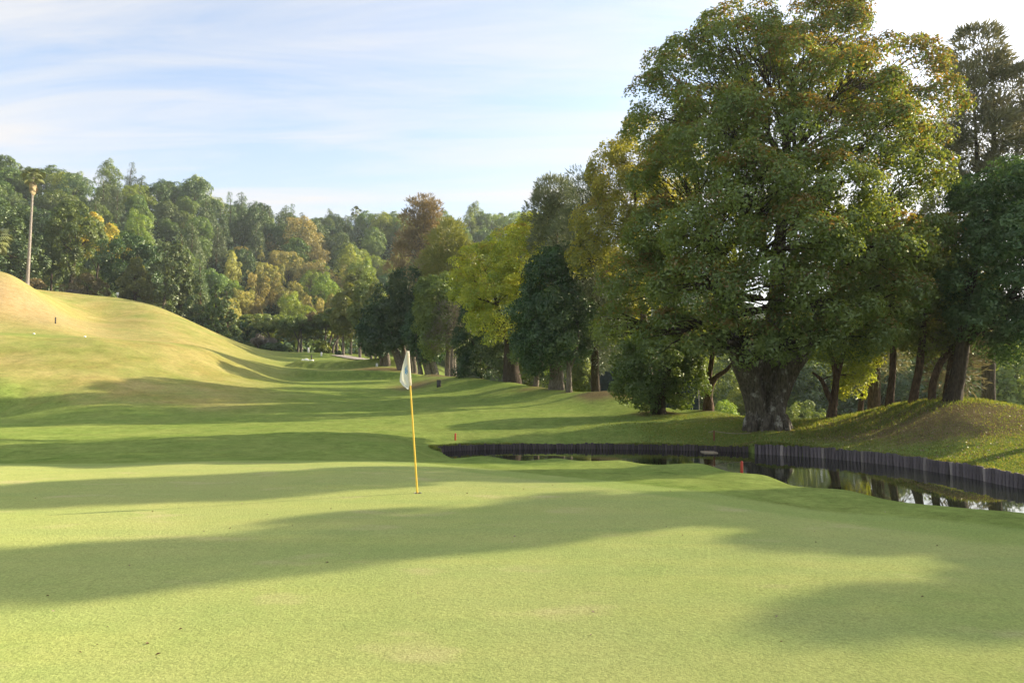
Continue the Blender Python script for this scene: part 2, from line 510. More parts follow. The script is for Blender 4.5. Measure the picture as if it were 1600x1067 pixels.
def ground_z(x, y):
    x = np.atleast_1d(np.asarray(x, float)); y = np.atleast_1d(np.asarray(y, float))
    sh = x.shape; x = x.ravel(); y = y.ravel()
    out = np.empty_like(x)
    for s in range(0, len(x), 40000):
        xs, ys = x[s:s + 40000], y[s:s + 40000]
        k, r = _coord(xs, ys)
        d2 = ((k[:, None, :] - _K[None]) ** 2).sum(-1)
        v = _phi(d2) @ _w[:_n] + _w[_n] + k @ _w[_n + 1:]
        z = EYE + v * r
        near = sstep(3.6, 2.4, np.hypot(xs, ys))
        z = z * (1 - near)
        px = 800 + F * xs / np.maximum(ys, 1)
        # the two tee banks up the hole: short steps facing the green
        m = sstep(440, 470, px) * sstep(690, 640, px) * (ys > 50)
        for (y0, hgt) in ((70.5, .75), (82.5, .95)):
            z = z + m * hgt * sstep(y0 - .7, y0, ys) * np.exp(-np.maximum(ys - y0, 0) / 5.0)
        # edge of the tee shelf cut into the left hill
        sd = sdf_poly(xs, ys, POND)
        z = np.where(sd > -0.05, np.minimum(z, -1.55), z)
        # small unevenness of mown turf, none on the green
        far = sstep(14, 24, np.hypot(xs, ys))
        z = z + far * (0.018 * vnoise(xs * .55, ys * .55, 1) + 0.012 * vnoise(xs * 1.7, ys * 1.7, 2))
        out[s:s + 40000] = z
    return out.reshape(sh)

def gz(x, y):
    return float(ground_z([x], [y])[0])

def build_ground():
    a_in = np.linspace(-0.72, 0.72, 410)
    a_out = np.linspace(0.72, 2 * math.pi - 0.72, 46)[1:-1]
    ang = np.concatenate([a_in, a_out])
    r = [0.6, 1.2, 1.8]
    while r[-1] < 1400:
        d = r[-1]
        if d < 9: st = max(.06, d * .03)
        elif d < 31: st = .145
        elif 64 < d < 92: st = .36
        elif d < 130: st = d * .011
        else: st = d * .05
        r.append(d + st)
    r = np.array(r)
    AA, RR = np.meshgrid(ang, r)
    x, y = RR * np.sin(AA), RR * np.cos(AA)
    z = ground_z(x, y)
    V = np.stack([x, y, z], -1).reshape(-1, 3)
    na, nr = len(ang), len(r)
    i = np.arange(nr - 1)[:, None] * na; j = np.arange(na)[None]; k = (j + 1) % na
    Q = np.stack([i + j, i + k, i + na + k, i + na + j], -1).reshape(-1, 4)
    V = np.vstack([V, [[0, 0, 0]]])
    T = np.array([[len(V) - 1, (m + 1) % na, m] for m in range(na)])
    x, y, z = V[:, 0], V[:, 1], V[:, 2]
    px = 800 + F * x / np.maximum(y, .5)
    nz = vnoise(x * .35, y * .35, 5) * .5 + vnoise(x * 1.1, y * 1.1, 6) * .3 + vnoise(x * 3.1, y * 3.1, 7) * .2
    sg = sdf_poly(x, y, GREEN)
    cut = sstep(-.12, .12, sg + nz * .05)
    collar = sstep(-.1, .1, sg + .0) * sstep(1.0, .8, sg)
    # dry, straw-coloured turf on the sun-baked left bank
    slope = sstep(35, 43, y + nz * 3) * sstep(520, 330, px + nz * 70)
    dry = slope * np.clip(.72 + nz * .6, 0, 1)
    shelf = sstep(1.3, .3, np.abs(y - (55.0 + .022 * np.clip(px, -200, 260))) / 3.4) * sstep(320, 240, px) * (y > 50)
    dry = dry * (1 - .75 * shelf)
    # mounds and tee banks are worn and browner
    def patch(cx, cy, Y, rx, ry):
        p = at(cx, cy, Y)
        return np.exp(-(((x - p[0]) / rx) ** 2 + ((y - p[1]) / ry) ** 2))
    dirt = 0
    for (cx, cy, Y, rx, ry, s) in ((1440, 655, 25.3, 3.6, 2.0, 1.0), (1540, 662, 23.0, 3.4, 2.2, 1.0), (1620, 650, 24.2, 3.0, 1.6, .7), (1330, 662, 28.0, 2.6, .8, .6), (1140, 648, 31.5, 2.4, 1.6, .65),
                                   (1285, 683, 26.3, .9, .28, 1.0), (1030, 645, 34.2, 1.4, 1.0, .8), (1195, 668, 28.0, 1.5, 1.1, .75), (950, 618, 41, 2.5, 2.2, .6),
                                   (850, 606, 47, 2.6, 1.4, .4), (715, 583, 64, 3.0, 3.0, .9), (620, 571, 78, 6, 4, .6), (655, 603, 57, 3.0, 3.5, .55),
                                   (560, 560, 98, 7, 5, .4), (1230, 672, 27.5, 1.3, .8, .6), (1150, 699, 25.9, .9, .25, .8)):
        dirt = np.maximum(dirt, s * patch(cx, cy, Y, rx, ry))
    for (cx, Y, s) in ((1300, 30, .8), (1344, 31.5, .6), (1366, 34, .7), (1390, 29.3, .7), (1428, 28.3, .7), (1456, 27.6, .7), (1490, 26.5, .9), (1104, 35.5, .7), (868, 46, .9), (800, 53, .9), (930, 46.5, .7), (888, 44, .6), (837, 49, .6), (752, 58, .8)):
        p = ((cx - 800) / F * Y, Y)
        dirt = np.maximum(dirt, s * np.exp(-(((x - p[0]) / .75) ** 2 + ((y - p[1] + .1) / .75) ** 2)))
    dirt = np.clip(dirt * 1.3 * (1 + nz * .9), 0, 1)
    straw = np.zeros_like(x)
    for (cx, cy, Y, rx, ry, s) in ((0, 465, 69, 12, 8, 1.0), (60, 495, 66.5, 6, 5, .8), (130, 500, 76, 3, 7, .6), (560, 575, 80, 8, 2, .3)):
        straw = np.maximum(straw, s * patch(cx, cy, Y, rx, ry))
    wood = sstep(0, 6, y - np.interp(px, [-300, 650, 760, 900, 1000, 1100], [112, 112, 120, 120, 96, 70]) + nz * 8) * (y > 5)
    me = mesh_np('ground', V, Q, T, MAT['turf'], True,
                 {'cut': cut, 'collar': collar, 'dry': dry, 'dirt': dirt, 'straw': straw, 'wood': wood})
    o = link('ground', me)
    tag(o, 'golf green, fairway and grassy banks of the course', None, None, 'structure')
    return o

MAT = {}
def turf_mat():
    g = G('turf')
    p = g.pos()
    n_big = g.noise(g.map(p, (1, 1, .3)), .33, 4)
    n_mid = g.noise(p, 2.2, 4, .6)
    n_fine = g.noise(p, 26, 4, .7)
    n_grain = g.noise(p, 62, 4, .8)
    n_clump = g.noise(p, 7.0, 3, .6)
    cut, dry, dirt = g.attr('cut'), g.attr('dry'), g.attr('dirt')
    # mown fairway and rough
    fair = g.mix(g.rng(n_mid, .32, .68, 0, 1), (.138, .205, .048), (.212, .275, .070))
    fair = g.mix(g.rng(n_big, .35, .68, 0, .55), fair, (.250, .285, .085))
    # the putting green: paler, finer
    gr = g.mix(g.rng(n_mid, .3, .7, 0, 1), (.285, .350, .105), (.355, .390, .128))
    gr = g.mix(g.rng(n_big, .3, .7, 0, .75), gr, (.365, .375, .150))
    stripe = g.noise(g.map(p, (.1, 1.6, .1), (0, 0, R(6))), 1.3, 2, .5)
    gr = g.mix(g.rng(stripe, .4, .62, 0, .3), gr, (.25, .33, .12))
    pn = g.noise(g.map(p, (.8, 1.5, 1)), 1.05, 3, .5)
    gr = g.mix(g.rng(pn, .60, .72, 0, .6), gr, (.44, .40, .20))
    col = g.mix(cut, fair, gr)
    col = g.mix(g.math('MULTIPLY', g.attr('collar'), .45), col, (.20, .29, .07))
    dryc = g.mix(g.rng(n_big, .35, .65, 0, 1), (.300, .250, .085), (.395, .330, .135))
    dryc = g.mix(g.rng(n_mid, .4, .7, 0, .5), dryc, (.265, .268, .078))
    col = g.mix(dry, col, dryc)
    col = g.mix(g.attr('straw'), col, g.mix(g.rng(n_mid, .35, .65, 0, 1), (.345, .245, .115), (.37, .29, .16)))
    dc = g.mix(g.rng(n_fine, .35, .65, 0, 1), (.115, .082, .045), (.220, .165, .095))
    edge = g.math('ADD', dirt, g.math('MULTIPLY', g.math('SUBTRACT', n_fine, .5), .9))
    col = g.mix(g.rng(edge, .25, .75, 0, .9), col, dc)
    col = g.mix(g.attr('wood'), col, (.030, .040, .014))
    # tufts and mower wear: broken mottling of the longer turf
    n_tuft = g.noise(p, 1.35, 6, .72)
    # blades: light and dark grain
    k = g.math('ADD', g.math('MULTIPLY', g.math('SUBTRACT', n_fine, .5), .55), g.math('MULTIPLY', g.math('SUBTRACT', n_grain, .5), 1.5))
    k = g.math('ADD', k, g.math('MULTIPLY', g.math('MULTIPLY', g.math('SUBTRACT', n_clump, .5), g.math('SUBTRACT', 1.15, cut)), .75))
    k = g.math('ADD', k, g.math('MULTIPLY', g.math('MULTIPLY', g.math('SUBTRACT', n_tuft, .5), g.math('SUBTRACT', 1.05, cut)), .95))
    hsv = g.node('ShaderNodeHueSaturation', {'Color': col, 'Value': g.math('ADD', k, 1.0)})
    bump = g.math('ADD', g.math('MULTIPLY', n_grain, .5), g.math('MULTIPLY', n_fine, .8))
    b = g.node('ShaderNodeBump', {'Height': bump, 'Strength': .55, 'Distance': .03})
    d = g.node('ShaderNodeBsdfDiffuse', {'Color': hsv.outputs[0], 'Normal': b.outputs[0], 'Roughness': .6})
    return g.done(d.outputs[0])

MAT['turf'] = turf_mat()
ground = build_ground()

def water_mat():
    g = G('pond_water')
    p = g.pos()
    w = g.noise(g.map(p, (.6, 2.4, 1), (0, 0, R(-20))), 5.0, 3, .5)
    amt = g.rng(g.noise(p, .22, 2), .45, .7, 0.02, .28)
    b = g.node('ShaderNodeBump', {'Height': g.math('MULTIPLY', w, amt), 'Strength': .25, 'Distance': .02})
    pr = g.node('ShaderNodeBsdfPrincipled', {'Base Color': (.012, .016, .010), 'Roughness': .02, 'IOR': 1.33, 'Specular IOR Level': .75, 'Normal': b.outputs[0]})
    return g.done(pr.outputs[0])
MAT['water'] = water_mat()
def fan_mesh(name, P, z, mat):
    import bmesh
    bm = bmesh.new()
    f = bm.faces.new([bm.verts.new((x, y, z)) for x, y in P])
    bmesh.ops.triangulate(bm, faces=[f])
    bmesh.ops.recalc_face_normals(bm, faces=bm.faces)
    if sum(f.normal.z for f in bm.faces) < 0: bmesh.ops.reverse_faces(bm, faces=bm.faces)
    me = bpy.data.meshes.new(name); bm.to_mesh(me); bm.free()
    me.materials.append(mat)
    return me
_wp = [(x, y) for x, y in np.vstack([FAR_WALL, NEAR_WALL])] + [(18.5, 9.6), (14.5, 9.4), (9.6, 10.0), (7.9, 11.2), (6.7, 12.8), (5.6, 14.8), (4.2, 16.6), (1.2, 18.6), (-1.2, 19.6), (-2.2, 22.4)]
tag(link('pond_water', fan_mesh('pond_water', _wp, WATER_Z, MAT['water'])), 'still dark pond water reflecting the trees', None, None, 'structure')


# ------------------------------------------------------------------ retaining walls: every plank a part
def wood_mat(name, c1, c2):
    g = G(name)
    oi = g.node('ShaderNodeObjectInfo').outputs['Random']
    p = g.map(g.obj(), (14, 14, 1.6))
    n = g.noise(p, 3.0, 5, .6)
    c = g.mix(g.rng(n, .3, .7, 0, 1), c1, c2)
    h = g.node('ShaderNodeHueSaturation', {'Color': c})
    g.l.new(g.rng(oi, 0, 1, .72, 1.3), h.inputs['Value'])
    return g.done(g.principled(h.outputs[0], .85, .2, n, .6, .01))
MAT['plank_dark'] = wood_mat('plank_dark', (.050, .040, .041), (.100, .082, .080))
MAT['plank_grey'] = wood_mat('plank_grey', (.072, .060, .066), (.145, .124, .128))
MAT['plank_pale'] = wood_mat('plank_pale', (.18, .155, .145), (.29, .25, .235))

def build_walls():
    rng = np.random.default_rng(11)
    variants = []
    for k in range(5):                      # a few half-round planks with a bevelled, worn top
        w, t = .5, .5
        top = rng.normal(0, .008, 8)
        xs = np.array([-.5, -.36, -.12, .14, .37, .5])
        ys = np.array([0, .55, .95, 1.0, .6, 0.0])
        lo = np.stack([xs, -ys, np.full(6, -.95)], -1)
        hi = np.stack([xs, -ys, 0 + top[:6] - .02 * (ys < .1)], -1)
        bl = np.array([[.5, .9, -.95], [-.5, .9, -.95]]); bh = np.array([[.5, .9, 0], [-.5, .9, 0]])
        V = np.vstack([lo, bl, hi, bh])
        Q = [[i, i + 1, i + 9, i + 8] for i in range(7)] + [[7, 0, 8, 15]]
        Q += [[8, 9, 14, 15], [9, 10, 13, 14], [10, 11, 12, 13]]
        variants.append((V, np.array(Q)))
    def wall(name, label, line, zt, wid, mats, pale_at, h0):
        line = np.asarray(line)
        seg = np.hypot(*np.diff(line, axis=0).T); cum = np.concatenate([[0], np.cumsum(seg)])
        c = line[len(line) // 2]
        root = empty(name, (c[0], c[1], WATER_Z))
        tag(root, label, 'retaining wall')
        base = {}
        for mi, m in enumerate(mats):
            for k, (V, Q) in enumerate(variants):
                W = V * np.array([wid * .94, .04, 1.0])
                base[mi, k] = mesh_np('plank', W, Q, None, m)
        s, i = wid / 2, 0
        while s < cum[-1]:
            x = np.interp(s, cum, line[:, 0]); y = np.interp(s, cum, line[:, 1])
            x2 = np.interp(min(s + .12, cum[-1]), cum, line[:, 0]); y2 = np.interp(min(s + .12, cum[-1]), cum, line[:, 1])
            x1 = np.interp(max(s - .12, 0), cum, line[:, 0]); y1 = np.interp(max(s - .12, 0), cum, line[:, 1])
            a = math.atan2(y2 - y1, x2 - x1)
            mi = 1 if any(abs(s - q) < wid * .55 for q in pale_at) else 0
            o = link('plank', base[mi, int(rng.integers(5))], root)
            o.location = (x - c[0], y - c[1], zt(x, y) - WATER_Z + rng.normal(0, .017))
            o.rotation_euler = (rng.normal(0, .03), rng.normal(0, .022), a + rng.normal(0, .05))
            s += wid; i += 1
        return root
    wall('retaining_wall', 'low dark plank wall curving along the far side of the pond', FAR_WALL, lambda x, y: WATER_Z + .2, .112,
         [MAT['plank_dark'], MAT['plank_dark']], [], 0)
    wall('retaining_wall', 'taller grey plank wall along the bank below the mound, with pale joints', NEAR_WALL,
         lambda x, y: WATER_Z + .35, .125, [MAT['plank_grey'], MAT['plank_pale']], [.95, 2.35, 3.7, 5.9, 6.9, 8.2], 0)
build_walls()

# ------------------------------------------------------------------ trees
MAT['bark_big'] = bark_mat('bark_big', (.038, .031, .026), (.135, .115, .098), (.38, .36, .33), 9)
MAT['bark_dark'] = bark_mat('bark_dark', (.022, .017, .014), (.075, .058, .045), None, 10)
MAT['bark_grey'] = bark_mat('bark_grey', (.07, .058, .048), (.20, .175, .15), None, 8)
MAT['bark_red'] = bark_mat('bark_red', (.035, .022, .016), (.13, .085, .06), None, 10)

MAT['camphor'] = leaf_mat('camphor', (.085, .125, .034), (.150, .190, .060), (.290, .168, .075), .45, (1.5, 1.25, .40))
MAT['camphor_gold'] = leaf_mat('camphor_gold', (.088, .125, .028), (.180, .200, .042), (.36, .30, .06), .55, (1.5, 1.25, .35))
MAT['maple'] = leaf_mat('maple', (.105, .150, .026), (.215, .235, .038), (.34, .25, .05), .5, (1.45, 1.25, .35))
MAT['dark_leaf'] = leaf_mat('dark_leaf', (.022, .046, .018), (.052, .084, .032), None, .28, (1.2, 1.2, .5))
MAT['mid_leaf'] = leaf_mat('mid_leaf', (.046, .078, .022), (.092, .128, .036), None, .4)
MAT['grey_leaf'] = leaf_mat('grey_leaf', (.050, .062, .040), (.098, .110, .070), None, .3, (1.15, 1.1, .7))
MAT['twig_leaf'] = leaf_mat('twig_leaf', (.100, .086, .072), (.165, .142, .118), None, .25, (1.1, 1.0, .8))
MAT['needle'] = leaf_mat('needle', (.058, .060, .040), (.115, .108, .072), None, .35, (1.15, 1.05, .7))
MAT['needle_brown'] = leaf_mat('needle_brown', (.110, .092, .046), (.185, .150, .078), None, .4, (1.2, 1.05, .6))
MAT['needle_green'] = leaf_mat('needle_green', (.085, .105, .036), (.145, .160, .058), None, .4)
MAT['juniper'] = leaf_mat('juniper', (.012, .032, .012), (.034, .062, .024), None, .2, (1.1, 1.2, .6))
MAT['fresh'] = leaf_mat('fresh', (.110, .165, .034), (.205, .250, .055), None, .48, (1.35, 1.25, .4))
MAT['cedar'] = leaf_mat('cedar', (.028, .050, .020), (.066, .092, .036), None, .28)
MAT['oak'] = leaf_mat('oak', (.034, .058, .026), (.072, .100, .044), None, .3)
MAT['bamboo'] = leaf_mat('bamboo', (.165, .175, .050), (.300, .275, .090), None, .42, (1.2, 1.1, .6), .03, .14)
MAT['gold'] = leaf_mat('gold', (.16, .16, .03), (.30, .26, .05), (.48, .38, .08), .45)
MAT['cream'] = leaf_mat('cream', (.125, .135, .045), (.215, .205, .070), (.50, .44, .17), .38, (1.2, 1.1, .6))
MAT['russet'] = leaf_mat('russet', (.105, .090, .045), (.170, .140, .072), None, .38)
MAT['hedge'] = leaf_mat('hedge', (.055, .080, .026), (.120, .140, .045), None, .3)


def unit(v):
    return v / (np.linalg.norm(v, axis=-1, keepdims=True) + 1e-9)


def leaf_arrays(P, N, size, rng, kind):
    n = len(P)
    if kind == 'needle':                    # long drooping or rising sprays
        T = unit(N + rng.normal(0, .35, (n, 3)))
        B = unit(np.cross(T, rng.normal(size=(n, 3))))
        L, W = size[:, None], size[:, None] * .085
        V = np.stack([P - B * W, P + T * L * .55 - B * W * .8, P + T * L, P + T * L * .5 + B * W], 1)
    else:
        asp = {'leaf': .50, 'broad': .62, 'spray': .38}[kind]
        T = unit(np.cross(N, rng.normal(size=(n, 3))))
        if kind == 'spray': T = unit(T + np.array([0, 0, -.5]))
        B = unit(np.cross(N, T))
        L, W = size[:, None], size[:, None] * asp
        up = N * W * .35
        V = np.stack([P - T * L * .5, P + B * W * .5 + up, P + T * L * .5 - N * L * .12, P - B * W * .5 + up], 1)
    return V.reshape(-1, 3)


def crown_arrays(lobes, n_leaf, leaf, rng, kind='leaf', clump=.8, per=90, up=.35, hollow=.72, tipf=0.0, droop=0.0, flat=1.0, under=.45, inner=.12):
    """Leaf clumps spread over the surface of a set of ellipsoid lobes (c, r). Returns vertices, tone, tip and the clump centres by lobe."""
    Cc = np.array([l[0] for l in lobes], float); Rr = np.array([l[1] for l in lobes], float)
    area = (Rr[:, 0] * Rr[:, 1] + Rr[:, 0] * Rr[:, 2] + Rr[:, 1] * Rr[:, 2])
    nc = max(6, int(n_leaf / per))
    m = nc * 4
    li = rng.choice(len(lobes), m, p=area / area.sum())
    d = unit(rng.normal(size=(m, 3)))
    keep = (d[:, 2] > -.35) | (rng.random(m) < under)
    u = np.where(rng.random(m) < inner, rng.uniform(.35, .8, m), rng.uniform(.78, 1.04, m))
    P = Cc[li] + Rr[li] * d * u[:, None]
    q = (((P[:, None] - Cc[None]) / Rr[None]) ** 2).sum(-1)
    q[np.arange(m), li] = 9
    keep &= (q.min(1) > hollow ** 2) | (rng.random(m) < .10)
    idx = np.nonzero(keep)[0][:nc]
    P, d, li = P[idx], unit(d[idx] / Rr[li[idx]]), li[idx]
    nc = len(P)
    # leaves of each clump
    cs = clump * rng.uniform(.6, 1.25, nc)
    w = rng.uniform(.5, 1.4, nc) * (cs / clump) ** 2
    ci = rng.choice(nc, n_leaf, p=w / w.sum())
    e = unit(rng.normal(size=(n_leaf, 3)) + (d[ci] * .75 + np.array([0, 0, up])) * .9)
    rad = cs[ci] * rng.uniform(.35, 1.0, n_leaf) ** .6
    Q = P[ci] + e * rad[:, None] * np.array([1, 1, flat])
    Q[:, 2] -= droop * rad * rng.random(n_leaf)
    N = unit(e * 1.0 + np.array([0, 0, .35]) + rng.normal(0, .42, (n_leaf, 3)))
    if kind == 'needle': N = unit(e * .8 + d[ci] * .5 + np.array([0, 0, .25 - droop]))
    size = leaf * rng.uniform(.65, 1.3, n_leaf)
    V = leaf_arrays(Q, N, size, rng, kind)
    tone = np.clip(rng.normal(.5, .27, nc)[ci] + rng.normal(0, .18, n_leaf), 0, 1)
    # young leaves stand at the shoot ends on the upper side of outer clumps
    tp = np.zeros(n_leaf)
    if tipf > 0:
        young = np.clip(rng.normal(tipf, .35, nc), 0, 1) * np.clip(.25 + d[:, 2], .05, 1.2)
        tp = (rng.random(n_leaf) < young[ci] * np.clip(e[:, 2] * 1.2 + .1, 0, 1)) * rng.uniform(.45, 1.0, n_leaf)
    return V, np.repeat(tone, 4), np.repeat(tp, 4), P, li


def bez(a, b, c, n):
    t = np.linspace(0, 1, n)[:, None]
    return (1 - t) ** 2 * a + 2 * t * (1 - t) * b + t * t * c


def limbs_acc(acc, fork_pts, fork_r, lobes, P, li, rng, twigs=6, sides=5, lr=.45, seg=6, minr=.012, arch=.25, gnarl=.05):
    """A limb into every lobe, twigs from the limb to the leaf clumps."""
    fork_pts = np.asarray(fork_pts, float)
    for k, (c, r) in enumerate(lobes):
        c = np.asarray(c, float)
        dist = np.linalg.norm(fork_pts - c, axis=1) + np.maximum(0, fork_pts[:, 2] - c[2]) * 2.5
        f = int(np.argmin(dist))
        a = fork_pts[f]
        L = np.linalg.norm(c - a)
        mid = (a + c) / 2 + np.array([0, 0, arch * L * .5]) + rng.normal(0, gnarl, 3) * L
        path = bez(a, mid, c, seg + 1)
        r0 = max(minr * 1.5, min(fork_r[f] * .75, lr * fork_r[f] * (.6 + .08 * L)))
        rad = np.linspace(r0, max(minr, r0 * .35), seg + 1)
        acc.tube(path, rad, sides)
        mine = np.nonzero(li == k)[0]
        if len(mine) > twigs: mine = rng.choice(mine, twigs, replace=False)
        for q in mine:
            t = rng.uniform(.35, .95)
            i0 = int(t * seg)
            a2 = path[i0]; b2 = P[q]
            L2 = np.linalg.norm(b2 - a2)
            m2 = (a2 + b2) / 2 + rng.normal(0, .09, 3) * L2 + np.array([0, 0, .1 * L2])
            acc.tube(bez(a2, m2, b2, 5), np.linspace(max(minr, rad[i0] * .5), minr * .6, 5), max(3, sides - 1))


def auto_lobes(shape, w, h, rng, n=None):
    """Lobes for a crown of width w and height h standing on z = 0 (crown only)."""
    out = []
    if shape == 'round':
        n = n or 11
        for i in range(n):
            d = unit(rng.normal(size=3)); d[2] = d[2] * .9 + .1
            k = rng.uniform(.45, .62)
            s = rng.uniform(.36, .52)
            out.append((np.array([d[0] * w / 2 * k, d[1] * w / 2 * k, h / 2 + d[2] * h / 2 * k]), np.array([w / 2 * s, w / 2 * s, h / 2 * s * .95])))
        out.append((np.array([0, 0, h * .5]), np.array([w * .33, w * .33, h * .36])))
    elif shape == 'dome':
        n = n or 12
        for i in range(n):
            a = rng.uniform(0, 2 * math.pi); t = rng.uniform(0, 1)
            rr = (1 - t * t) ** .5 * w / 2 * rng.uniform(.55, .78)
            s = rng.uniform(.17, .27)
            out.append((np.array([math.cos(a) * rr, math.sin(a) * rr, h * (.12 + .66 * t)]), np.array([w * s, w * s, h * s * .85])))
        out.append((np.array([0, 0, h * .45]), np.array([w * .32, w * .32, h * .35])))
    elif shape == 'cone':
        n = n or 9
        for i in range(n):
            t = (i + .3) / n
            rr = w / 2 * (1 - t) ** .85
            for j in range(3 if t < .6 else 1):
                a = rng.uniform(0, 2 * math.pi)
                o = rr * .35 if t < .6 else 0
                out.append((np.array([math.cos(a) * o, math.sin(a) * o, h * t]), np.array([max(.25, rr * .72), max(.25, rr * .72), h / n * 1.0])))
        out.append((np.array([0, 0, h * .95]), np.array([w * .05, w * .05, h * .07])))
    elif shape == 'tall':
        n = n or 12
        for i in range(n):
            t = i / (n - 1)
            rr = w / 2 * (math.sin(math.pi * (.18 + .74 * t)) ** .7)
            a = rng.uniform(0, 2 * math.pi); o = rr * .45
            out.append((np.array([math.cos(a) * o, math.sin(a) * o, h * (.06 + .86 * t)]), np.array([rr * .62, rr * .62, h * .12])))
    elif shape == 'flat':
        n = n or 10
        for i in range(n):
            a = rng.uniform(0, 2 * math.pi); rr = w / 2 * rng.uniform(.2, .8)
            out.append((np.array([math.cos(a) * rr, math.sin(a) * rr, h * rng.uniform(.3, .8)]), np.array([w * .24, w * .24, h * rng.uniform(.2, .34)])))
    elif shape == 'plume':
        n = n or 7
        for i in range(n):
            a = rng.uniform(0, 2 * math.pi); rr = w * rng.uniform(0, .42); hh = h * rng.uniform(.68, 1.0)
            for j in range(3):
                t = .42 + .22 * j
                lean = rr * (1 + .35 * t)
                out.append((np.array([math.cos(a) * lean, math.sin(a) * lean, hh * t]), np.array([w * (.135 - .03 * j), w * (.135 - .03 * j), hh * .17])))
    elif shape == 'feather':
        n = n or 9
        for i in range(n):
            t = i / max(1, n - 1)
            a = rng.uniform(0, 2 * math.pi)
            rr = w / 2 * (1 - .72 * t) * rng.uniform(.35, .75)
            out.append((np.array([math.cos(a) * rr, math.sin(a) * rr, h * (.06 + .8 * t) * rng.uniform(.94, 1.04)]),
                        np.array([w * .17 * (1.15 - .65 * t), w * .17 * (1.15 - .65 * t), h * .13])))
    return out


def make_tree(name, label, cat, base, lobes, trunk, leafmat, barkmat, n_leaf, leaf, group=None, seed=0, kind='leaf', fork=None, twigs=6,
              sides=5, lr=.5, stems=None, **kw):
    """A tree at 'base': trunk (stems), branches, crown. Lobes in metres from the base; trunk = (height to fork, radius)."""
    rng = np.random.default_rng(seed + 1000)
    root = empty(name, base)
    tag(root, label, cat, group)
    V, tone, tip, P, li = crown_arrays(lobes, n_leaf, leaf, rng, kind, **kw)
    crown = mesh_np('crown', V, np.arange(len(V)).reshape(-1, 4), None, leafmat, False, {'tone': tone, 'tip': tip})
    acc = Acc(); forks, fr = [], []
    if stems is None:
        th, tr = trunk
        top = np.array([rng.normal(0, .04) * th, rng.normal(0, .04) * th, th])
        stems = [([(0, 0, -.35), (0, 0, .0), tuple(top * .4 + rng.normal(0, .02, 3) * th), tuple(top)], [tr * 1.45, tr * 1.2, tr, tr * .72])]
    for (pts, rad) in stems:
        pts = np.asarray(pts, float)
        t = np.linspace(0, 1, len(pts)); tt = np.linspace(0, 1, max(8, len(pts) * 3))
        sm = smooth_line(pts, 4)
        rr = np.interp(np.linspace(0, 1, len(sm)), t, rad)
        acc.tube(sm, rr, max(7, sides + 3), rng, .06)
        forks += [sm[-1], sm[int(len(sm) * .72)]]; fr += [rr[-1], rr[int(len(sm) * .72)]]
    link('trunk', acc.mesh('trunk', barkmat, True), root)
    b = Acc()
    limbs_acc(b, forks, fr, lobes, P, li, rng, twigs, sides, lr)
    link('branches', b.mesh('branches', barkmat, True), root)
    link('crown', crown, root)
    return root


def px_lobes(base, Y, spec, rng=None, dz=.0):
    """Lobes from (column, row, half width, half height, depth offset) of the photograph, in metres from the base."""
    out = []
    for s in spec:
        cx, cy, rx, ry = s[:4]
        dy = s[4] if len(s) > 4 else 0.0
        p = at(cx, cy, Y + dy) - base
        k = (Y + dy) / F
        rd = s[5] * k if len(s) > 5 else (rx + ry) / 2 * k
        out.append((p, np.array([rx * k, rd, ry * k])))
    return out

def on_ground(px, Y):
    """Base point under a pixel column at a depth, on the terrain."""
    x = (px - 800) / F * Y
    return np.array([x, Y, gz(x, Y)])

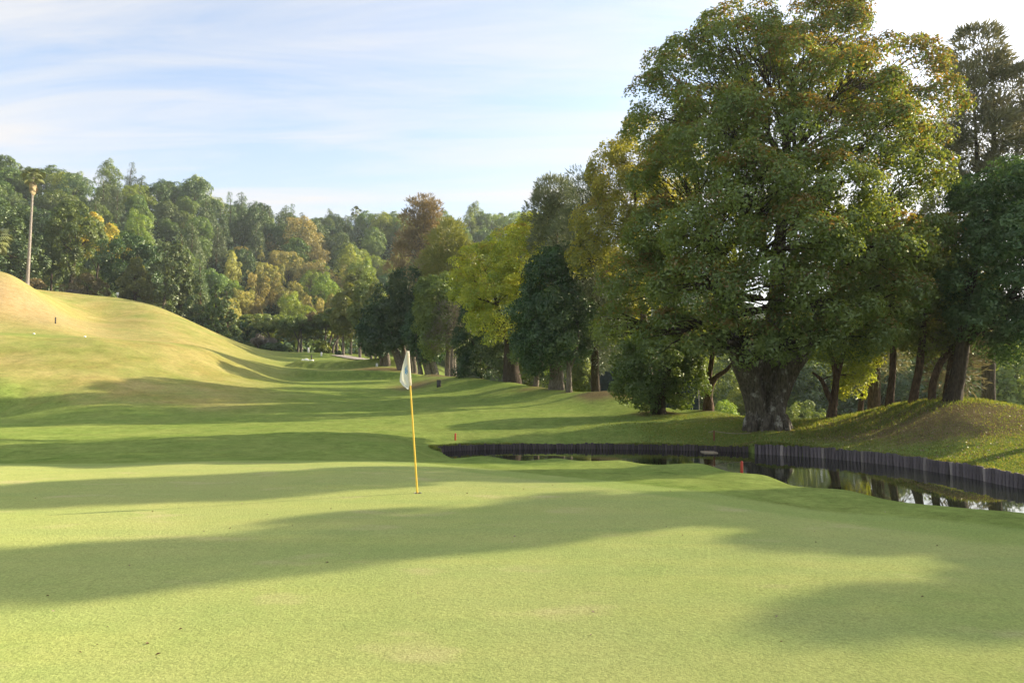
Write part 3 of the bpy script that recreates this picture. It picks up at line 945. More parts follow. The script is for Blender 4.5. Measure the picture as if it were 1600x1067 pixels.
# ------------------------------------------------------------------ the big camphor by the pond
def big_tree():
    Y = 28.0
    rng = np.random.default_rng(5)
    base = at(1197, 669, Y); base[2] = gz(base[0], base[1]) - .05
    B = base
    spec = [  # column, row, half width, half height, depth offset, half depth
        (1278, 62, 68, 58, 0, 70), (1165, 75, 62, 52, -.5, 60), (1085, 125, 72, 62, .3, 60), (1036, 185, 58, 64, -.4, 52), (1150, 60, 60, 44, -1.2, 55), (1390, 110, 70, 58, .3, 60), (1440, 165, 45, 62, .5, 45),
        (1215, 120, 72, 62, -3.2, 60), (1320, 140, 74, 64, -3.0, 60), (1120, 205, 74, 70, -3.2, 60), (1240, 215, 70, 66, -4.6, 60), (1370, 225, 76, 74, -3.6, 60),
        (1060, 275, 62, 62, -1.6, 55), (1180, 300, 72, 68, -5.2, 60), (1300, 310, 76, 70, -5.4, 60), (1420, 300, 64, 84, -2.0, 60),
        (1110, 360, 74, 62, -4.0, 60), (1235, 385, 74, 62, -5.8, 60), (1360, 390, 72, 62, -4.4, 60), (1040, 370, 56, 56, -1.0, 55), (1450, 410, 52, 68, -1.0, 55),
        (1010, 455, 66, 54, .5, 60), (1100, 450, 72, 54, -4.2, 60), (1190, 465, 72, 54, -5.2, 60), (1285, 470, 72, 52, -5.0, 60), (1375, 475, 64, 48, -3.4, 55),
        (980, 510, 46, 34, 1.2, 50), (1065, 520, 62, 40, -2.6, 55), (1140, 535, 58, 36, -4.2, 55), (1235, 532, 56, 34, -4.4, 50), (1320, 525, 56, 32, -3.4, 50),
        (1240, 130, 80, 80, 2.4, 70), (1340, 200, 80, 80, 2.6, 70), (1120, 220, 80, 80, 2.6, 70), (1225, 320, 80, 60, .8, 60), (1290, 440, 80, 50, .6, 60), (1180, 380, 90, 70, 2.8, 70), (1310, 400, 90, 70, 2.8, 70), (1070, 430, 70, 60, 2.4, 60)]
    lobes = px_lobes(B, Y, spec)
    root = empty('camphor_tree', B)
    tag(root, 'huge spreading tree with forked thick trunk and reddish crown beside the pond', 'tree')
    V, tone, tip, P, li = crown_arrays(lobes, 222000, .140, rng, 'leaf', clump=.64, per=165, up=.5, hollow=.80, tipf=.42, droop=.2, flat=.8, under=.3, inner=.06)
    # high leaves towards the right of the crown take the most tip colour
    cx = V[:, 0].reshape(-1, 4).mean(1); czv = V[:, 2].reshape(-1, 4).mean(1)
    extra = (rng.random(len(cx)) < np.clip((czv - 10.2) / 5.5, 0, 1) * np.clip(.35 + (cx - 1.0) / 8, 0, 1) * .55) * rng.uniform(.4, 1, len(cx))
    tip = np.maximum(tip, np.repeat(extra, 4))
    crown = mesh_np('crown', V, np.arange(len(V)).reshape(-1, 4), None, MAT['camphor'], False, {'tone': tone, 'tip': tip})
    # two stems grown together, hollow dark cleft between them
    def L(px, py, dy=0.0): return at(px, py, Y + dy) - B
    stems = [([L(1192, 684), L(1191, 668), L(1183, 640), L(1176, 610), L(1165, 575, -.2), L(1150, 535, -.4), L(1128, 470, -.6), L(1118, 400, -.4)], [.60, .50, .43, .42, .46, .39, .28, .19]),
             ([L(1207, 684, -.25), L(1207, 668, -.25), L(1211, 640, -.2), L(1220, 608), L(1232, 575, .1), L(1262, 535, .2), L(1300, 470, .1), L(1322, 400)], [.55, .46, .38, .37, .44, .38, .28, .19]),
             ([L(1198, 645, .4), L(1199, 610, .4), L(1202, 570, .5), L(1210, 500, .4), L(1216, 420, .3), L(1222, 330), L(1230, 240)], [.40, .42, .40, .33, .26, .19, .13])]
    forks, fr = [], []
    for k, (p, r) in enumerate(stems):
        a = Acc(); sm = smooth_line(np.array(p), 6)
        rr = np.interp(np.linspace(0, 1, len(sm)), np.linspace(0, 1, len(r)), r)
        a.tube(sm, rr, 22, rng, .055)
        if k < 2:          # root flare
            for q in range(6):
                th = rng.uniform(0, 2 * math.pi)
                e = np.array([math.cos(th) * .72, math.sin(th) * .70, -.32]) + np.array(p[1])
                s0 = np.array(p[2]) * .7 + np.array(p[1]) * .3 + np.array([math.cos(th), math.sin(th), 0]) * .35
                a.tube(bez(s0, (s0 + e) / 2 + np.array([math.cos(th) * .1, math.sin(th) * .1, -.12]), e, 6), [.16, .17, .16, .14, .11, .06], 8, rng, .05)
        link('trunk', a.mesh('trunk', MAT['bark_big'], True), root)
        n = len(sm)
        for t in (.62, .72, .82, .91, .99):
            forks.append(sm[int(t * (n - 1))]); fr.append(rr[int(t * (n - 1))])
    b = Acc()
    limbs_acc(b, forks, fr, lobes, P, li, rng, 15, 7, .62, 7, .016, .18, .07)
    link('branches', b.mesh('branches', MAT['bark_dark'], True), root)
    link('crown', crown, root)
big_tree()

def tree_px(name, label, px, Y, spec, leafmat, bark, n, leaf, seed, stems=None, trunk=(3, .2), py=None, cat='tree', **kw):
    b = on_ground(px, Y)
    lobes = px_lobes(b, Y, spec)
    st = None
    if stems is not None:
        st = []
        for (pts, rad) in stems:
            P = [at(q[0], q[1], Y + (q[2] if len(q) > 2 else 0)) - b for q in pts]
            P = [P[0] - np.array([0, 0, .4])] + P
            st.append((P, [rad[0] * 1.15] + list(rad)))
    return make_tree(name, label, cat, b, lobes, trunk, leafmat, bark, n, leaf, None, seed, stems=st, **kw)

# yellow-green companion left of the big tree, with a dark leafy skirt round its trunk
tree_px('golden_tree', 'yellow-green broad tree just left of the huge pond tree', 1012, 43.5,
        [(1000, 235, 52, 48, 0), (985, 310, 58, 52, -.5), (945, 350, 46, 44, -1), (1035, 290, 46, 60, 1.5), (930, 400, 34, 44, -.5), (985, 395, 52, 48, -1.5), (1020, 345, 40, 46, -1.5), (1005, 450, 46, 40, .5),
         (1060, 250, 40, 46, 1.5), (960, 270, 34, 40, .6)], MAT['camphor_gold'], MAT['bark_dark'], 50000, .17, 21,
        stems=[([(1016, 632), (1015, 600), (1010, 540), (1000, 450), (992, 360)], [.34, .27, .24, .2, .13])], clump=.62, per=110, tipf=.25, droop=.2, twigs=9)
tree_px('leafy_tree', 'low dark tree with drooping glossy skirt on the bank left of the huge tree', 1030, 34.0,
        [(1030, 575, 52, 36, 0), (990, 595, 30, 32, .3), (1068, 598, 30, 32, .2), (1000, 560, 38, 30, .5), (1060, 560, 36, 28, .5), (1030, 545, 46, 24, .8), (1010, 612, 24, 20, -.4), (1062, 615, 20, 18, -.3)],
        MAT['mid_leaf'], MAT['bark_dark'], 26000, .14, 22, stems=[([(1028, 645), (1030, 620), (1038, 585), (1050, 560)], [.42, .34, .27, .16]), ([(1028, 645), (1024, 615), (1012, 580)], [.4, .3, .12])],
        clump=.42, per=90, droop=.5, under=.8)
tree_px('forked_tree', 'slim fork-stemmed tree between the skirted tree and the huge trunk', 1104, 35.5,
        [(1110, 500, 40, 32, .5), (1080, 515, 26, 24, .5), (1140, 515, 28, 22, .3), (1105, 535, 24, 18, 0)], MAT['camphor'], MAT['bark_red'], 9000, .15, 23,
        stems=[([(1106, 641), (1106, 620), (1104, 595), (1094, 565), (1088, 530)], [.30, .22, .18, .12, .08]), ([(1106, 630), (1110, 605), (1118, 590), (1135, 578), (1150, 560)], [.2, .16, .13, .1, .06]), ([(1106, 620), (1108, 590), (1113, 555), (1114, 520)], [.18, .14, .12, .07])], clump=.5, per=80)

# right-hand group on the mound
tree_px('forked_tree', 'small tree with raised fork and sunlit leaves just right of the huge trunk', 1299, 30.0,
        [(1300, 510, 44, 34, .8), (1340, 545, 34, 36, .8), (1262, 530, 34, 26, .6), (1335, 590, 22, 34, .6), (1360, 520, 34, 30, .8), (1312, 560, 22, 22, 1.0)], MAT['camphor_gold'], MAT['bark_red'], 15000, .13, 24,
        stems=[([(1299, 656), (1300, 640), (1303, 622), (1306, 590), (1300, 560), (1290, 530)], [.26, .20, .17, .13, .10, .06]), ([(1301, 630), (1292, 612), (1284, 594), (1270, 582)], [.16, .12, .09, .05]), ([(1304, 620), (1310, 585), (1318, 550), (1322, 510)], [.13, .10, .08, .05])], clump=.42, per=80)
def slim(px, Y, pts, rad, spec, label, seed, mat='needle', n=9000, leaf=.34, kind='needle', bark='bark_red', name='slender_tree', **kw):
    kw.setdefault('clump', .7); kw.setdefault('per', 60)
    return tree_px(name, label, px, Y, spec, MAT[mat], MAT[bark], n, leaf, seed, stems=[(pts, rad)], kind=kind, **kw)
slim(1344, 31.5, [(1344, 647), (1346, 625), (1356, 600), (1372, 560), (1385, 520)], [.13, .11, .10, .08, .05], [(1385, 500, 30, 40, 0), (1400, 440, 32, 40, .5)],
     'thin leaning stem with wispy crown, second trunk right of the huge tree', 31, n=6000)
slim(1366, 34.0, [(1366, 640), (1367, 600), (1368, 550), (1372, 470), (1380, 380)], [.30, .27, .24, .18, .08], [(1372, 560, 34, 50, 0), (1380, 470, 44, 52, .5), (1392, 390, 40, 50, 0)],
     'straight trunk with wispy grey tufts behind the thin leaning stem', 32, n=11000)
slim(1390, 29.3, [(1389, 637), (1392, 610), (1395, 580), (1396, 540), (1398, 480), (1402, 400)], [.19, .155, .14, .13, .10, .06], [(1400, 470, 48, 40, 0), (1430, 400, 44, 48, 0), (1385, 520, 38, 30, .4), (1360, 430, 30, 34, .4)],
     'upright dark trunk under mixed leaves on the left foot of the mound', 33, 'camphor', 9000, .14, 'leaf', clump=.5, per=80)
slim(1428, 28.3, [(1426, 631), (1430, 605), (1436, 575), (1440, 540), (1444, 480), (1448, 410)], [.19, .155, .145, .13, .11, .06], [(1448, 500, 46, 38, 0), (1460, 540, 40, 28, .3), (1440, 430, 40, 46, .5), (1470, 450, 36, 46, 0)],
     'gently leaning trunk with sunlit leaf sprays halfway up the mound', 34, 'camphor', 9500, .14, 'leaf', clump=.5, per=80)
slim(1456, 27.6, [(1456, 628), (1457, 605), (1462, 585), (1474, 560), (1492, 545), (1510, 520)], [.17, .14, .135, .13, .12, .07], [(1500, 490, 40, 36, .2), (1470, 510, 34, 26, .4), (1520, 460, 36, 40, .2)],
     'bent trunk curving towards the dark tree on the mound', 35, 'camphor', 6000, .14, 'leaf', clump=.5, per=80)
slim(1482, 27.8, [(1481, 626), (1484, 600), (1489, 560), (1496, 500), (1500, 420)], [.22, .19, .17, .14, .09], [(1490, 560, 24, 36, .6), (1500, 500, 30, 40, .8)],
     'shadowed trunk standing close behind the dark tree on the mound', 36, n=4500)
tree_px('dark_tree', 'dense dark green tree on the crest of the right mound', 1490, 26.5,
        [(1560, 300, 66, 46, .5), (1640, 310, 56, 52, .5), (1530, 360, 52, 48, 0), (1600, 380, 70, 54, -1.6), (1670, 400, 46, 56, -.5), (1540, 430, 56, 46, -.6), (1610, 460, 64, 50, -2.0),
         (1555, 500, 54, 36, -.8), (1625, 520, 54, 34, -1.6), (1580, 540, 40, 20, -.8), (1530, 480, 36, 40, .2), (1600, 340, 70, 56, 1.0), (1680, 480, 44, 40, -1.2)],
        MAT['dark_leaf'], MAT['bark_dark'], 72000, .135, 41, stems=[([(1488, 628), (1492, 610), (1498, 580), (1504, 540), (1512, 470), (1530, 380)], [.40, .30, .27, .25, .2, .12]), ([(1504, 540), (1550, 490), (1610, 430)], [.2, .16, .1]), ([(1506, 520), (1560, 500), (1640, 470)], [.16, .13, .08])],
        clump=.55, per=110, flat=.62, up=.6, twigs=12, droop=.15)
tree_px('casuarina_tree', 'tall wispy grey-green tree behind the dark tree at upper right', 1545, 37.0,
        [(1522, 100, 24, 50, 0), (1505, 150, 26, 46, 0), (1545, 150, 26, 52, .4), (1580, 150, 24, 50, 0), (1600, 170, 30, 60, 0), (1530, 220, 40, 56, 0), (1580, 240, 40, 56, 0), (1620, 270, 44, 60, 0), (1510, 270, 34, 50, 0), (1560, 310, 50, 56, 0),
         (1490, 330, 30, 46, 0), (1640, 210, 34, 56, 0), (1520, 390, 44, 50, 0), (1470, 240, 26, 40, 1), (1480, 420, 36, 50, 0)], MAT['needle'], MAT['bark_dark'], 30000, .42, 42,
        stems=[([(1545, 640), (1545, 540), (1548, 400), (1552, 260), (1555, 170)], [.36, .32, .26, .16, .06]), ([(1547, 450), (1530, 300), (1522, 150)], [.2, .12, .05]), ([(1549, 400), (1585, 280), (1590, 170)], [.2, .12, .05])],
        kind='needle', clump=.62, per=70, up=.7, twigs=9)

# row of trees along the ridge, from near to far
tree_px('casuarina_tree', 'tall feathery dark grey tree with straight trunk left of the yellow-green tree', 930, 46.5,
        [(915, 330, 26, 44, 0), (905, 300, 14, 26, 0), (930, 370, 30, 50, 0), (895, 380, 30, 50, 0), (920, 430, 36, 50, -.5), (885, 440, 28, 46, 0), (945, 450, 30, 46, 0), (910, 490, 38, 44, -.5), (940, 510, 30, 40, 0), (880, 500, 28, 40, 0), (925, 545, 34, 34, 0), (955, 530, 24, 30, 0)],
        MAT['grey_leaf'], MAT['bark_dark'], 36000, .30, 51, stems=[([(931, 609), (930, 580), (928, 500), (920, 400), (910, 310)], [.34, .29, .25, .17, .05])], kind='needle', clump=.72, per=80, up=.5, twigs=9)
tree_px('slender_tree', 'pale slim trunk with dark leaves between two thicker trunks on the ridge', 887, 44.0,
        [(880, 530, 30, 34, 0), (900, 500, 28, 34, .4), (868, 490, 26, 32, .3)], MAT['dark_leaf'], MAT['bark_grey'], 9000, .17, 52,
        stems=[([(889, 611), (889, 590), (888, 560), (878, 535)], [.24, .19, .16, .1]), ([(889, 580), (899, 552), (905, 520)], [.13, .1, .06])], clump=.6, per=80)
tree_px('dark_tree', 'grey-green rounded tree with thick pale trunk on the ridge', 868, 46.0,
        [(862, 470, 44, 40, 0), (840, 500, 40, 40, -.8), (880, 500, 36, 40, -.5), (858, 540, 46, 36, -1), (830, 540, 32, 28, -.4), (890, 540, 28, 26, 0), (862, 430, 34, 34, 0), (845, 565, 24, 16, -.2), (880, 420, 26, 36, .6), (870, 505, 50, 50, 1.5)],
        MAT['dark_leaf'], MAT['bark_grey'], 50000, .18, 53, stems=[([(869, 607), (869, 590), (868, 565), (864, 520), (860, 470)], [.62, .50, .44, .3, .16])], clump=.6, per=100, twigs=8)
tree_px('slender_tree', 'small crooked pale-stemmed tree among dark shrubs on the ridge', 837, 49.0,
        [(838, 545, 24, 26, 0), (820, 560, 20, 22, 0), (852, 560, 20, 22, 0)], MAT['mid_leaf'], MAT['bark_grey'], 6000, .17, 54,
        stems=[([(837, 604), (838, 588), (834, 570), (824, 555)], [.22, .18, .14, .08]), ([(838, 588), (846, 570), (846, 550)], [.13, .1, .06])], clump=.55, per=70)
tree_px('maple_tree', 'bright yellow-green domed tree with a stout dark trunk', 800, 53.0,
        [(850, 360, 44, 30, 1), (800, 385, 48, 34, 0), (755, 420, 44, 36, 0), (880, 350, 30, 20, 1.5), (820, 430, 52, 36, -2), (740, 465, 34, 34, 0), (780, 470, 44, 34, -1.8), (840, 470, 40, 32, -2), (765, 505, 30, 24, -.8), (880, 400, 34, 40, 1), (800, 500, 34, 26, -1.6),
         (785, 530, 26, 16, -1.6), (735, 440, 22, 30, .4), (830, 400, 60, 50, 2.5), (770, 450, 40, 40, 2)],
        MAT['maple'], MAT['bark_dark'], 64000, .17, 55, stems=[([(800, 597), (799, 580), (798, 550), (800, 510), (810, 455)], [.78, .62, .55, .4, .2]), ([(799, 545), (780, 490), (770, 450)], [.3, .2, .1]), ([(799, 540), (835, 470), (860, 410)], [.3, .2, .1])],
        clump=.72, per=120, tipf=.30, flat=.7, up=.55, twigs=9, under=.25)
tree_px('ivy_shrub', 'dark leafy growth wrapping the ground behind the stout trunk', 812, 55.5, [(790, 540, 34, 40, 0), (830, 570, 34, 30, 0), (770, 560, 26, 34, 0), (850, 590, 24, 20, 0), (815, 590, 30, 18, 0)],
        MAT['oak'], MAT['bark_dark'], 15000, .18, 56, trunk=(1.2, .1), clump=.6, per=80, cat='shrub')
tree_px('cedar_shrub', 'dark dense low conifer at the left foot of the yellow-green tree', 752, 58.0,
        [(750, 560, 30, 30, 0), (735, 530, 22, 40, 0), (770, 575, 22, 20, 0), (745, 500, 20, 34, .3), (728, 570, 16, 22, 0), (760, 535, 22, 34, .3)], MAT['juniper'], MAT['bark_dark'], 17000, .20, 57, trunk=(1.2, .16), kind='spray', clump=.5, per=90, cat='tree')
tree_px('grey_tree', 'round grey-green tree left of the yellow-green dome', 700, 66.0,
        [(695, 465, 34, 30, 0), (680, 490, 30, 34, 0), (712, 500, 30, 34, -.6), (695, 530, 34, 30, -.6), (676, 460, 22, 24, .5), (720, 470, 22, 28, .5)], MAT['mid_leaf'], MAT['bark_grey'], 26000, .22, 58, trunk=(4, .28), clump=.75, per=90)
tree_px('bare_tree', 'greyish twiggy tree with sparse leaves beside the dark junipers', 706, 64.0,
        [(705, 500, 20, 24, 0), (695, 525, 18, 20, 0), (716, 525, 16, 20, 0)], MAT['twig_leaf'], MAT['bark_grey'], 6000, .26, 59, trunk=(3.5, .16), kind='needle', clump=.7, per=50)
tree_px('feathery_tree', 'pale green feathery tree rising behind the grey-green one', 712, 74.0,
        [(700, 385, 22, 32, 0), (690, 420, 26, 30, 0), (715, 420, 26, 34, 0), (735, 450, 20, 30, 0), (705, 450, 30, 30, 0)], MAT['needle_green'], MAT['bark_grey'], 18000, .5, 60, trunk=(8, .3), kind='needle', clump=1.0, per=60)
tree_px('brown_conifer', 'tall brownish feathery tree highest above the dark junipers', 652, 118.0,
        [(644, 332, 6, 18, 0), (655, 325, 5, 16, .4), (668, 328, 5, 16, 0), (682, 332, 6, 18, .3), (636, 352, 8, 18, 0), (650, 352, 9, 18, -.3), (665, 354, 9, 18, 0), (680, 358, 9, 18, .2), (630, 376, 9, 16, 0), (646, 382, 11, 16, -.6), (664, 384, 12, 18, -.4), (684, 386, 11, 18, 0),
         (626, 402, 10, 15, 0), (644, 410, 13, 16, -.8), (664, 414, 13, 16, -.6), (686, 412, 12, 18, 0), (618, 428, 10, 14, 0), (636, 436, 14, 16, -.6), (660, 442, 15, 18, -.6), (686, 442, 14, 20, 0), (700, 425, 9, 16, 0)],
        MAT['needle_brown'], MAT['bark_grey'], 15000, .80, 61, trunk=(18, .45), kind='needle', clump=1.0, per=40, up=.9, twigs=5)
# dark junipers with gnarled trunks
for (lab, px, Y, spec, st, sd) in (
    ('dark drooping juniper, the tall one with a bare grey trunk', 640, 76.0, [(640, 450, 26, 34, 0), (655, 480, 24, 34, 0), (625, 475, 24, 34, 0), (640, 510, 30, 28, .5), (668, 520, 18, 30, 0)],
     [([(642, 577), (640, 545), (637, 510), (636, 470)], [.42, .36, .30, .2]), ([(648, 577), (645, 550), (643, 515)], [.3, .24, .14])], 71),
    ('dark juniper with twisted grey trunks, leaning left', 622, 77.5, [(600, 475, 22, 30, 0), (585, 505, 20, 26, 0), (610, 520, 24, 28, 0), (595, 530, 22, 18, 0), (620, 500, 22, 34, 0)],
     [([(627, 576), (620, 555), (612, 535), (606, 500)], [.5, .42, .32, .2]), ([(629, 576), (632, 552), (626, 530)], [.36, .28, .14])], 72),
    ('dark juniper at the left end of the gnarled row', 604, 82.0, [(580, 510, 16, 22, 0), (594, 535, 18, 16, 0), (573, 525, 12, 16, 0), (604, 515, 16, 24, 0)], [([(605, 573), (603, 555), (598, 530)], [.5, .42, .2]), ([(597, 572), (596, 550)], [.3, .2])], 73),
    ('dark juniper with slanting forked trunks nearest the mound', 664, 73.0, [(665, 500, 22, 30, 0), (680, 530, 18, 26, 0), (668, 545, 20, 16, .6), (652, 520, 18, 24, .5)], [([(670, 582), (664, 560), (655, 535), (650, 510)], [.42, .36, .26, .15]), ([(680, 580), (670, 550), (660, 530)], [.4, .32, .16]), ([(657, 579), (652, 555), (648, 540)], [.24, .18, .1])], 74)):
    tree_px('juniper_tree', lab, px, Y, spec, MAT['juniper'], MAT['bark_grey'], 12000, .34, sd, stems=st, kind='spray', clump=.8, per=80, droop=.5, under=.8)
# upper dark pine tops behind the row
tree_px('pine_tree', 'dark tufted pine top showing above the row of ridge trees', 865, 50.0,
        [(865, 305, 22, 20, 0), (850, 330, 20, 18, 0), (880, 325, 18, 20, 0), (865, 350, 28, 20, 0), (865, 380, 30, 26, 0)], MAT['grey_leaf'], MAT['bark_dark'], 13000, .36, 62, trunk=(12, .28), kind='needle', clump=.7, per=60, up=.6)

# ------------------------------------------------------------------ trees standing outside the picture on the right bank, whose shade lies on the green
def bank_tree(label, s, p, w, z0, z1, seed, mat='camphor', n=12500, leaf=.27, shape='tall'):
    x = s * SUN_AZ[0] - p * SUN_AZ[1]; y = s * SUN_AZ[1] + p * SUN_AZ[0]
    b = np.array([x, y, gz(x, y)])
    rng = np.random.default_rng(seed)
    lobes = [(c + np.array([0, 0, z0]), r) for c, r in auto_lobes(shape, w, z1 - z0, rng)]
    make_tree('bank_tree', label, 'tree', b, lobes, (z0 + 1.5, .22), MAT[mat], MAT['bark_dark'], n, leaf, 'trees on the right bank beyond the pond', seed, clump=.55, per=80)
for (s, p, w, z0, z1, sd, lab) in ((27.5, 7.4, 3.3, 5.5, 16.0, 201, 'tall narrow tree on the right bank, middle of the three by the pond end'),
                                   (28.5, 11.9, 2.5, 7.5, 16.5, 202, 'slender tree on the right bank nearest the dark mound tree'),
                                   (27.0, 3.3, 2.8, 5.5, 11.6, 203, 'shortest tree on the right bank at the near end of the pond')):
    bank_tree(lab, s, p, w, z0, z1, sd)
bank_tree('low round-headed tree on the right bank between the tall one and the shortest', 27.6, 5.2, 2.5, 5.0, 11.2, 204)

# ------------------------------------------------------------------ trees around the far tee and along the foot of the wood
def mid(name, label, px, Y, x0, x1, y0, y1, shape, mat, bark, n, leaf, seed, kind='leaf', trunk=None, cat='tree', group=None, nl=None, base_py=None, **kw):
    """Crown fitted to a box of the photograph, standing on the ground at depth Y."""
    b = on_ground(px, Y)
    k = Y / F
    w, h = (x1 - x0) * k, (y1 - y0) * k
    bot = at((x0 + x1) / 2, y1, Y) - b
    n = int(n * .78); leaf *= 1.08
    rng = np.random.default_rng(seed)
    lobes = [(c + bot, r) for c, r in auto_lobes(shape, w, h, rng, nl)]
    if trunk is None: trunk = (max(.6, bot[2] + h * .35), max(.1, h * .022))
    kw.setdefault('clump', max(.5, w * .09)); kw.setdefault('per', 70)
    return make_tree(name, label, cat, b, lobes, trunk, MAT[mat], MAT[bark], n, leaf, group, seed, kind=kind, **kw)

mid('broadleaf_tree', 'tall dark rounded tree at the left end of the hill top row', 25, 112, -40, 70, 315, 450, 'round', 'oak', 'bark_dark', 15000, .40, 301)
mid('broadleaf_tree', 'olive-tinted broad tree right of the tall palm', 105, 118, 62, 150, 318, 440, 'round', 'mid_leaf', 'bark_dark', 15000, .38, 302)
mid('broadleaf_tree', 'dark leafy tree at hill top behind the reddish bush', 75, 121, 50, 120, 370, 452, 'round', 'oak', 'bark_dark', 9000, .38, 303)
mid('yellow_tree', 'small tree topped with bright yellow new leaves above the hill crest', 152, 128, 116, 192, 332, 405, 'dome', 'gold', 'bark_dark', 11000, .40, 304, tipf=.9)
mid('broadleaf_tree', 'dark dense tree in the middle of the hill crest', 188, 114, 148, 250, 360, 466, 'dome', 'dark_leaf', 'bark_dark', 16000, .36, 305)
mid('conical_tree', 'lighter green pointed tree in front of the dark crest tree', 208, 110, 178, 244, 394, 468, 'cone', 'camphor', 'bark_red', 14000, .32, 306, trunk=(3.0, .22))
mid('cedar_tree', 'dark cedar with grey trunk on the right shoulder of the hill', 252, 111, 238, 300, 376, 482, 'tall', 'cedar', 'bark_grey', 13000, .36, 307, trunk=(5.5, .24))
mid('cedar_tree', 'dark tree close behind the grey-trunked cedar', 272, 116, 262, 318, 402, 500, 'cone', 'cedar', 'bark_red', 10000, .36, 308)
mid('conical_tree', 'pointed green tree on the falling shoulder, first of three', 310, 108, 280, 338, 436, 522, 'cone', 'cedar', 'bark_red', 10000, .32, 309)
mid('conical_tree', 'pointed green tree on the falling shoulder, second of three', 335, 107, 308, 360, 444, 532, 'cone', 'mid_leaf', 'bark_red', 9000, .32, 310)
mid('conical_tree', 'pointed dark tree at the foot of the shoulder, third of three', 352, 112, 328, 376, 450, 542, 'cone', 'cedar', 'bark_red', 9000, .32, 311)
mid('broadleaf_tree', 'low dark tree where the bank meets the flat canopy trees', 385, 122, 355, 418, 498, 552, 'dome', 'dark_leaf', 'bark_dark', 9000, .34, 312)
# flat-topped trees round the far tee
fl = [('flat-topped tree with spreading pale branches left of the far tee', 428, 124, 370, 462, 492, 522, 'camphor'), ('flat-topped tree second from the left behind the far tee', 465, 126, 430, 505, 495, 524, 'camphor'),
      ('leaning flat-topped tree in the middle behind the far tee', 470, 121, 440, 500, 500, 524, 'mid_leaf'), ('brown-tinted flat-topped tree behind the far tee', 505, 123, 478, 542, 490, 520, 'russet'),
      ('thin tree with sparse top over the bright round bush', 512, 119, 495, 545, 492, 522, 'camphor'), ('thin-trunked tree right of the bright round bush', 520, 116, 505, 562, 486, 520, 'camphor'), ('yellowish tree deep behind the far tee', 488, 140, 450, 530, 500, 540, 'fresh')]
for i, (lab, px, Y, x0, x1, y0, y1, m) in enumerate(fl):
    b = on_ground(px, Y); k = Y / F
    top = at((x0 + x1) / 2, y1 - 8, Y) - b
    rng = np.random.default_rng(330 + i)
    w, h = (x1 - x0) * k, (y1 - y0) * k
    bot = at((x0 + x1) / 2, y1, Y) - b
    lobes = [(c + bot, r) for c, r in auto_lobes('flat', w, h, rng)]
    st = [([(0, 0, -.3), (.05, 0, 1.0), (top[0] * .5, .2, top[2] * .6), (top[0], 0, top[2])], [.24, .2, .16, .09])]
    if i % 2 == 0: st.append(([(.05, 0, .4), (-.5, .2, top[2] * .5), (top[0] - 1.4, .4, top[2])], [.17, .13, .06]))
    make_tree('flat_topped_tree', lab, 'tree', b, lobes, (1, .1), MAT[m], MAT['bark_grey'], 6500, .36, None, 330 + i, stems=st, clump=.8, per=60, flat=.6, twigs=4)
# tall straight pale trunks to the right of the far tee
tl = [(536, 108, 520, 560, 455, 540), (548, 112, 530, 575, 440, 530), (562, 104, 545, 590, 450, 528), (572, 110, 556, 600, 446, 530), (580, 100, 566, 605, 460, 525), (587, 106, 572, 612, 470, 530), (594, 98, 582, 615, 480, 535), (526, 118, 512, 545, 470, 525)]
for i, (px, Y, x0, x1, y0, y1) in enumerate(tl):
    b = on_ground(px, Y); k = Y / F
    w, h = (x1 - x0) * k, (y1 - y0) * k
    bot = at((x0 + x1) / 2, y1 - 12, Y) - b
    rng = np.random.default_rng(350 + i)
    lobes = [(c + bot, r) for c, r in auto_lobes('tall', w, h, rng, 9)]
    H = bot[2] + h * .75
    lean = rng.normal(0, .25)
    st = [([(0, 0, -.3), (0, 0, .5), (lean * .5, 0, H * .5), (lean, 0, H)], [.27, .22, .17, .08])]
    make_tree('pine_tree', 'straight pale-trunked tree in the far grove, ' + ['fourth from the left', 'fifth from the left', 'third from the right', 'second from the right', 'third-rightmost front one', 'sixth from the left', 'rightmost beside the junipers', 'leftmost'][i] , 'tree', b, lobes, (1, .1), MAT[['camphor', 'needle_green', 'mid_leaf'][i % 3]], MAT['bark_grey'], 6000, .36,
              'pale-trunked trees in the far grove', 350 + i, stems=st, clump=.8, per=55, twigs=3)
# shrubs
mid('round_bush', 'bright green clipped round bush behind the far tee', 506, 117, 494, 514, 535, 553, 'dome', 'fresh', 'bark_dark', 5000, .22, 371, cat='bush', clump=.4)
mid('round_bush', 'yellow-green bush beside the bright round one', 524, 119, 514, 534, 538, 556, 'dome', 'fresh', 'bark_dark', 4000, .22, 372, cat='bush', clump=.4, tipf=.5)
mid('round_bush', 'small dark round bush at the bend of the cart path', 528, 109, 523, 536, 549, 558, 'dome', 'juniper', 'bark_dark', 2500, .18, 373, cat='bush', clump=.3)
mid('grey_tree', 'small pale grey-leaved tree with a bent white trunk', 402, 113, 397, 430, 527, 541, 'flat', 'twig_leaf', 'bark_grey', 5000, .26, 374, trunk=(1.2, .16), clump=.5)
mid('hedge_bush', 'dark clipped hedge under the grey-leaved tree', 424, 112, 404, 448, 538, 554, 'round', 'dark_leaf', 'bark_dark', 7000, .22, 375, cat='hedge', clump=.45)
mid('round_bush', 'pale low bush at the foot of the grassy shoulder', 388, 106, 372, 396, 538, 552, 'dome', 'hedge', 'bark_dark', 3500, .22, 376, cat='bush', clump=.4)
mid('reddish_bush', 'small reddish-brown bush at the foot of the palm', 54, 104, 42, 66, 436, 452, 'dome', 'russet', 'bark_dark', 4000, .22, 377, cat='bush', clump=.4)
mid('bronze_bush', 'bronze-topped broad bush on the hill crest', 132, 110, 104, 164, 428, 464, 'dome', 'russet', 'bark_dark', 8000, .26, 378, cat='bush', clump=.6)
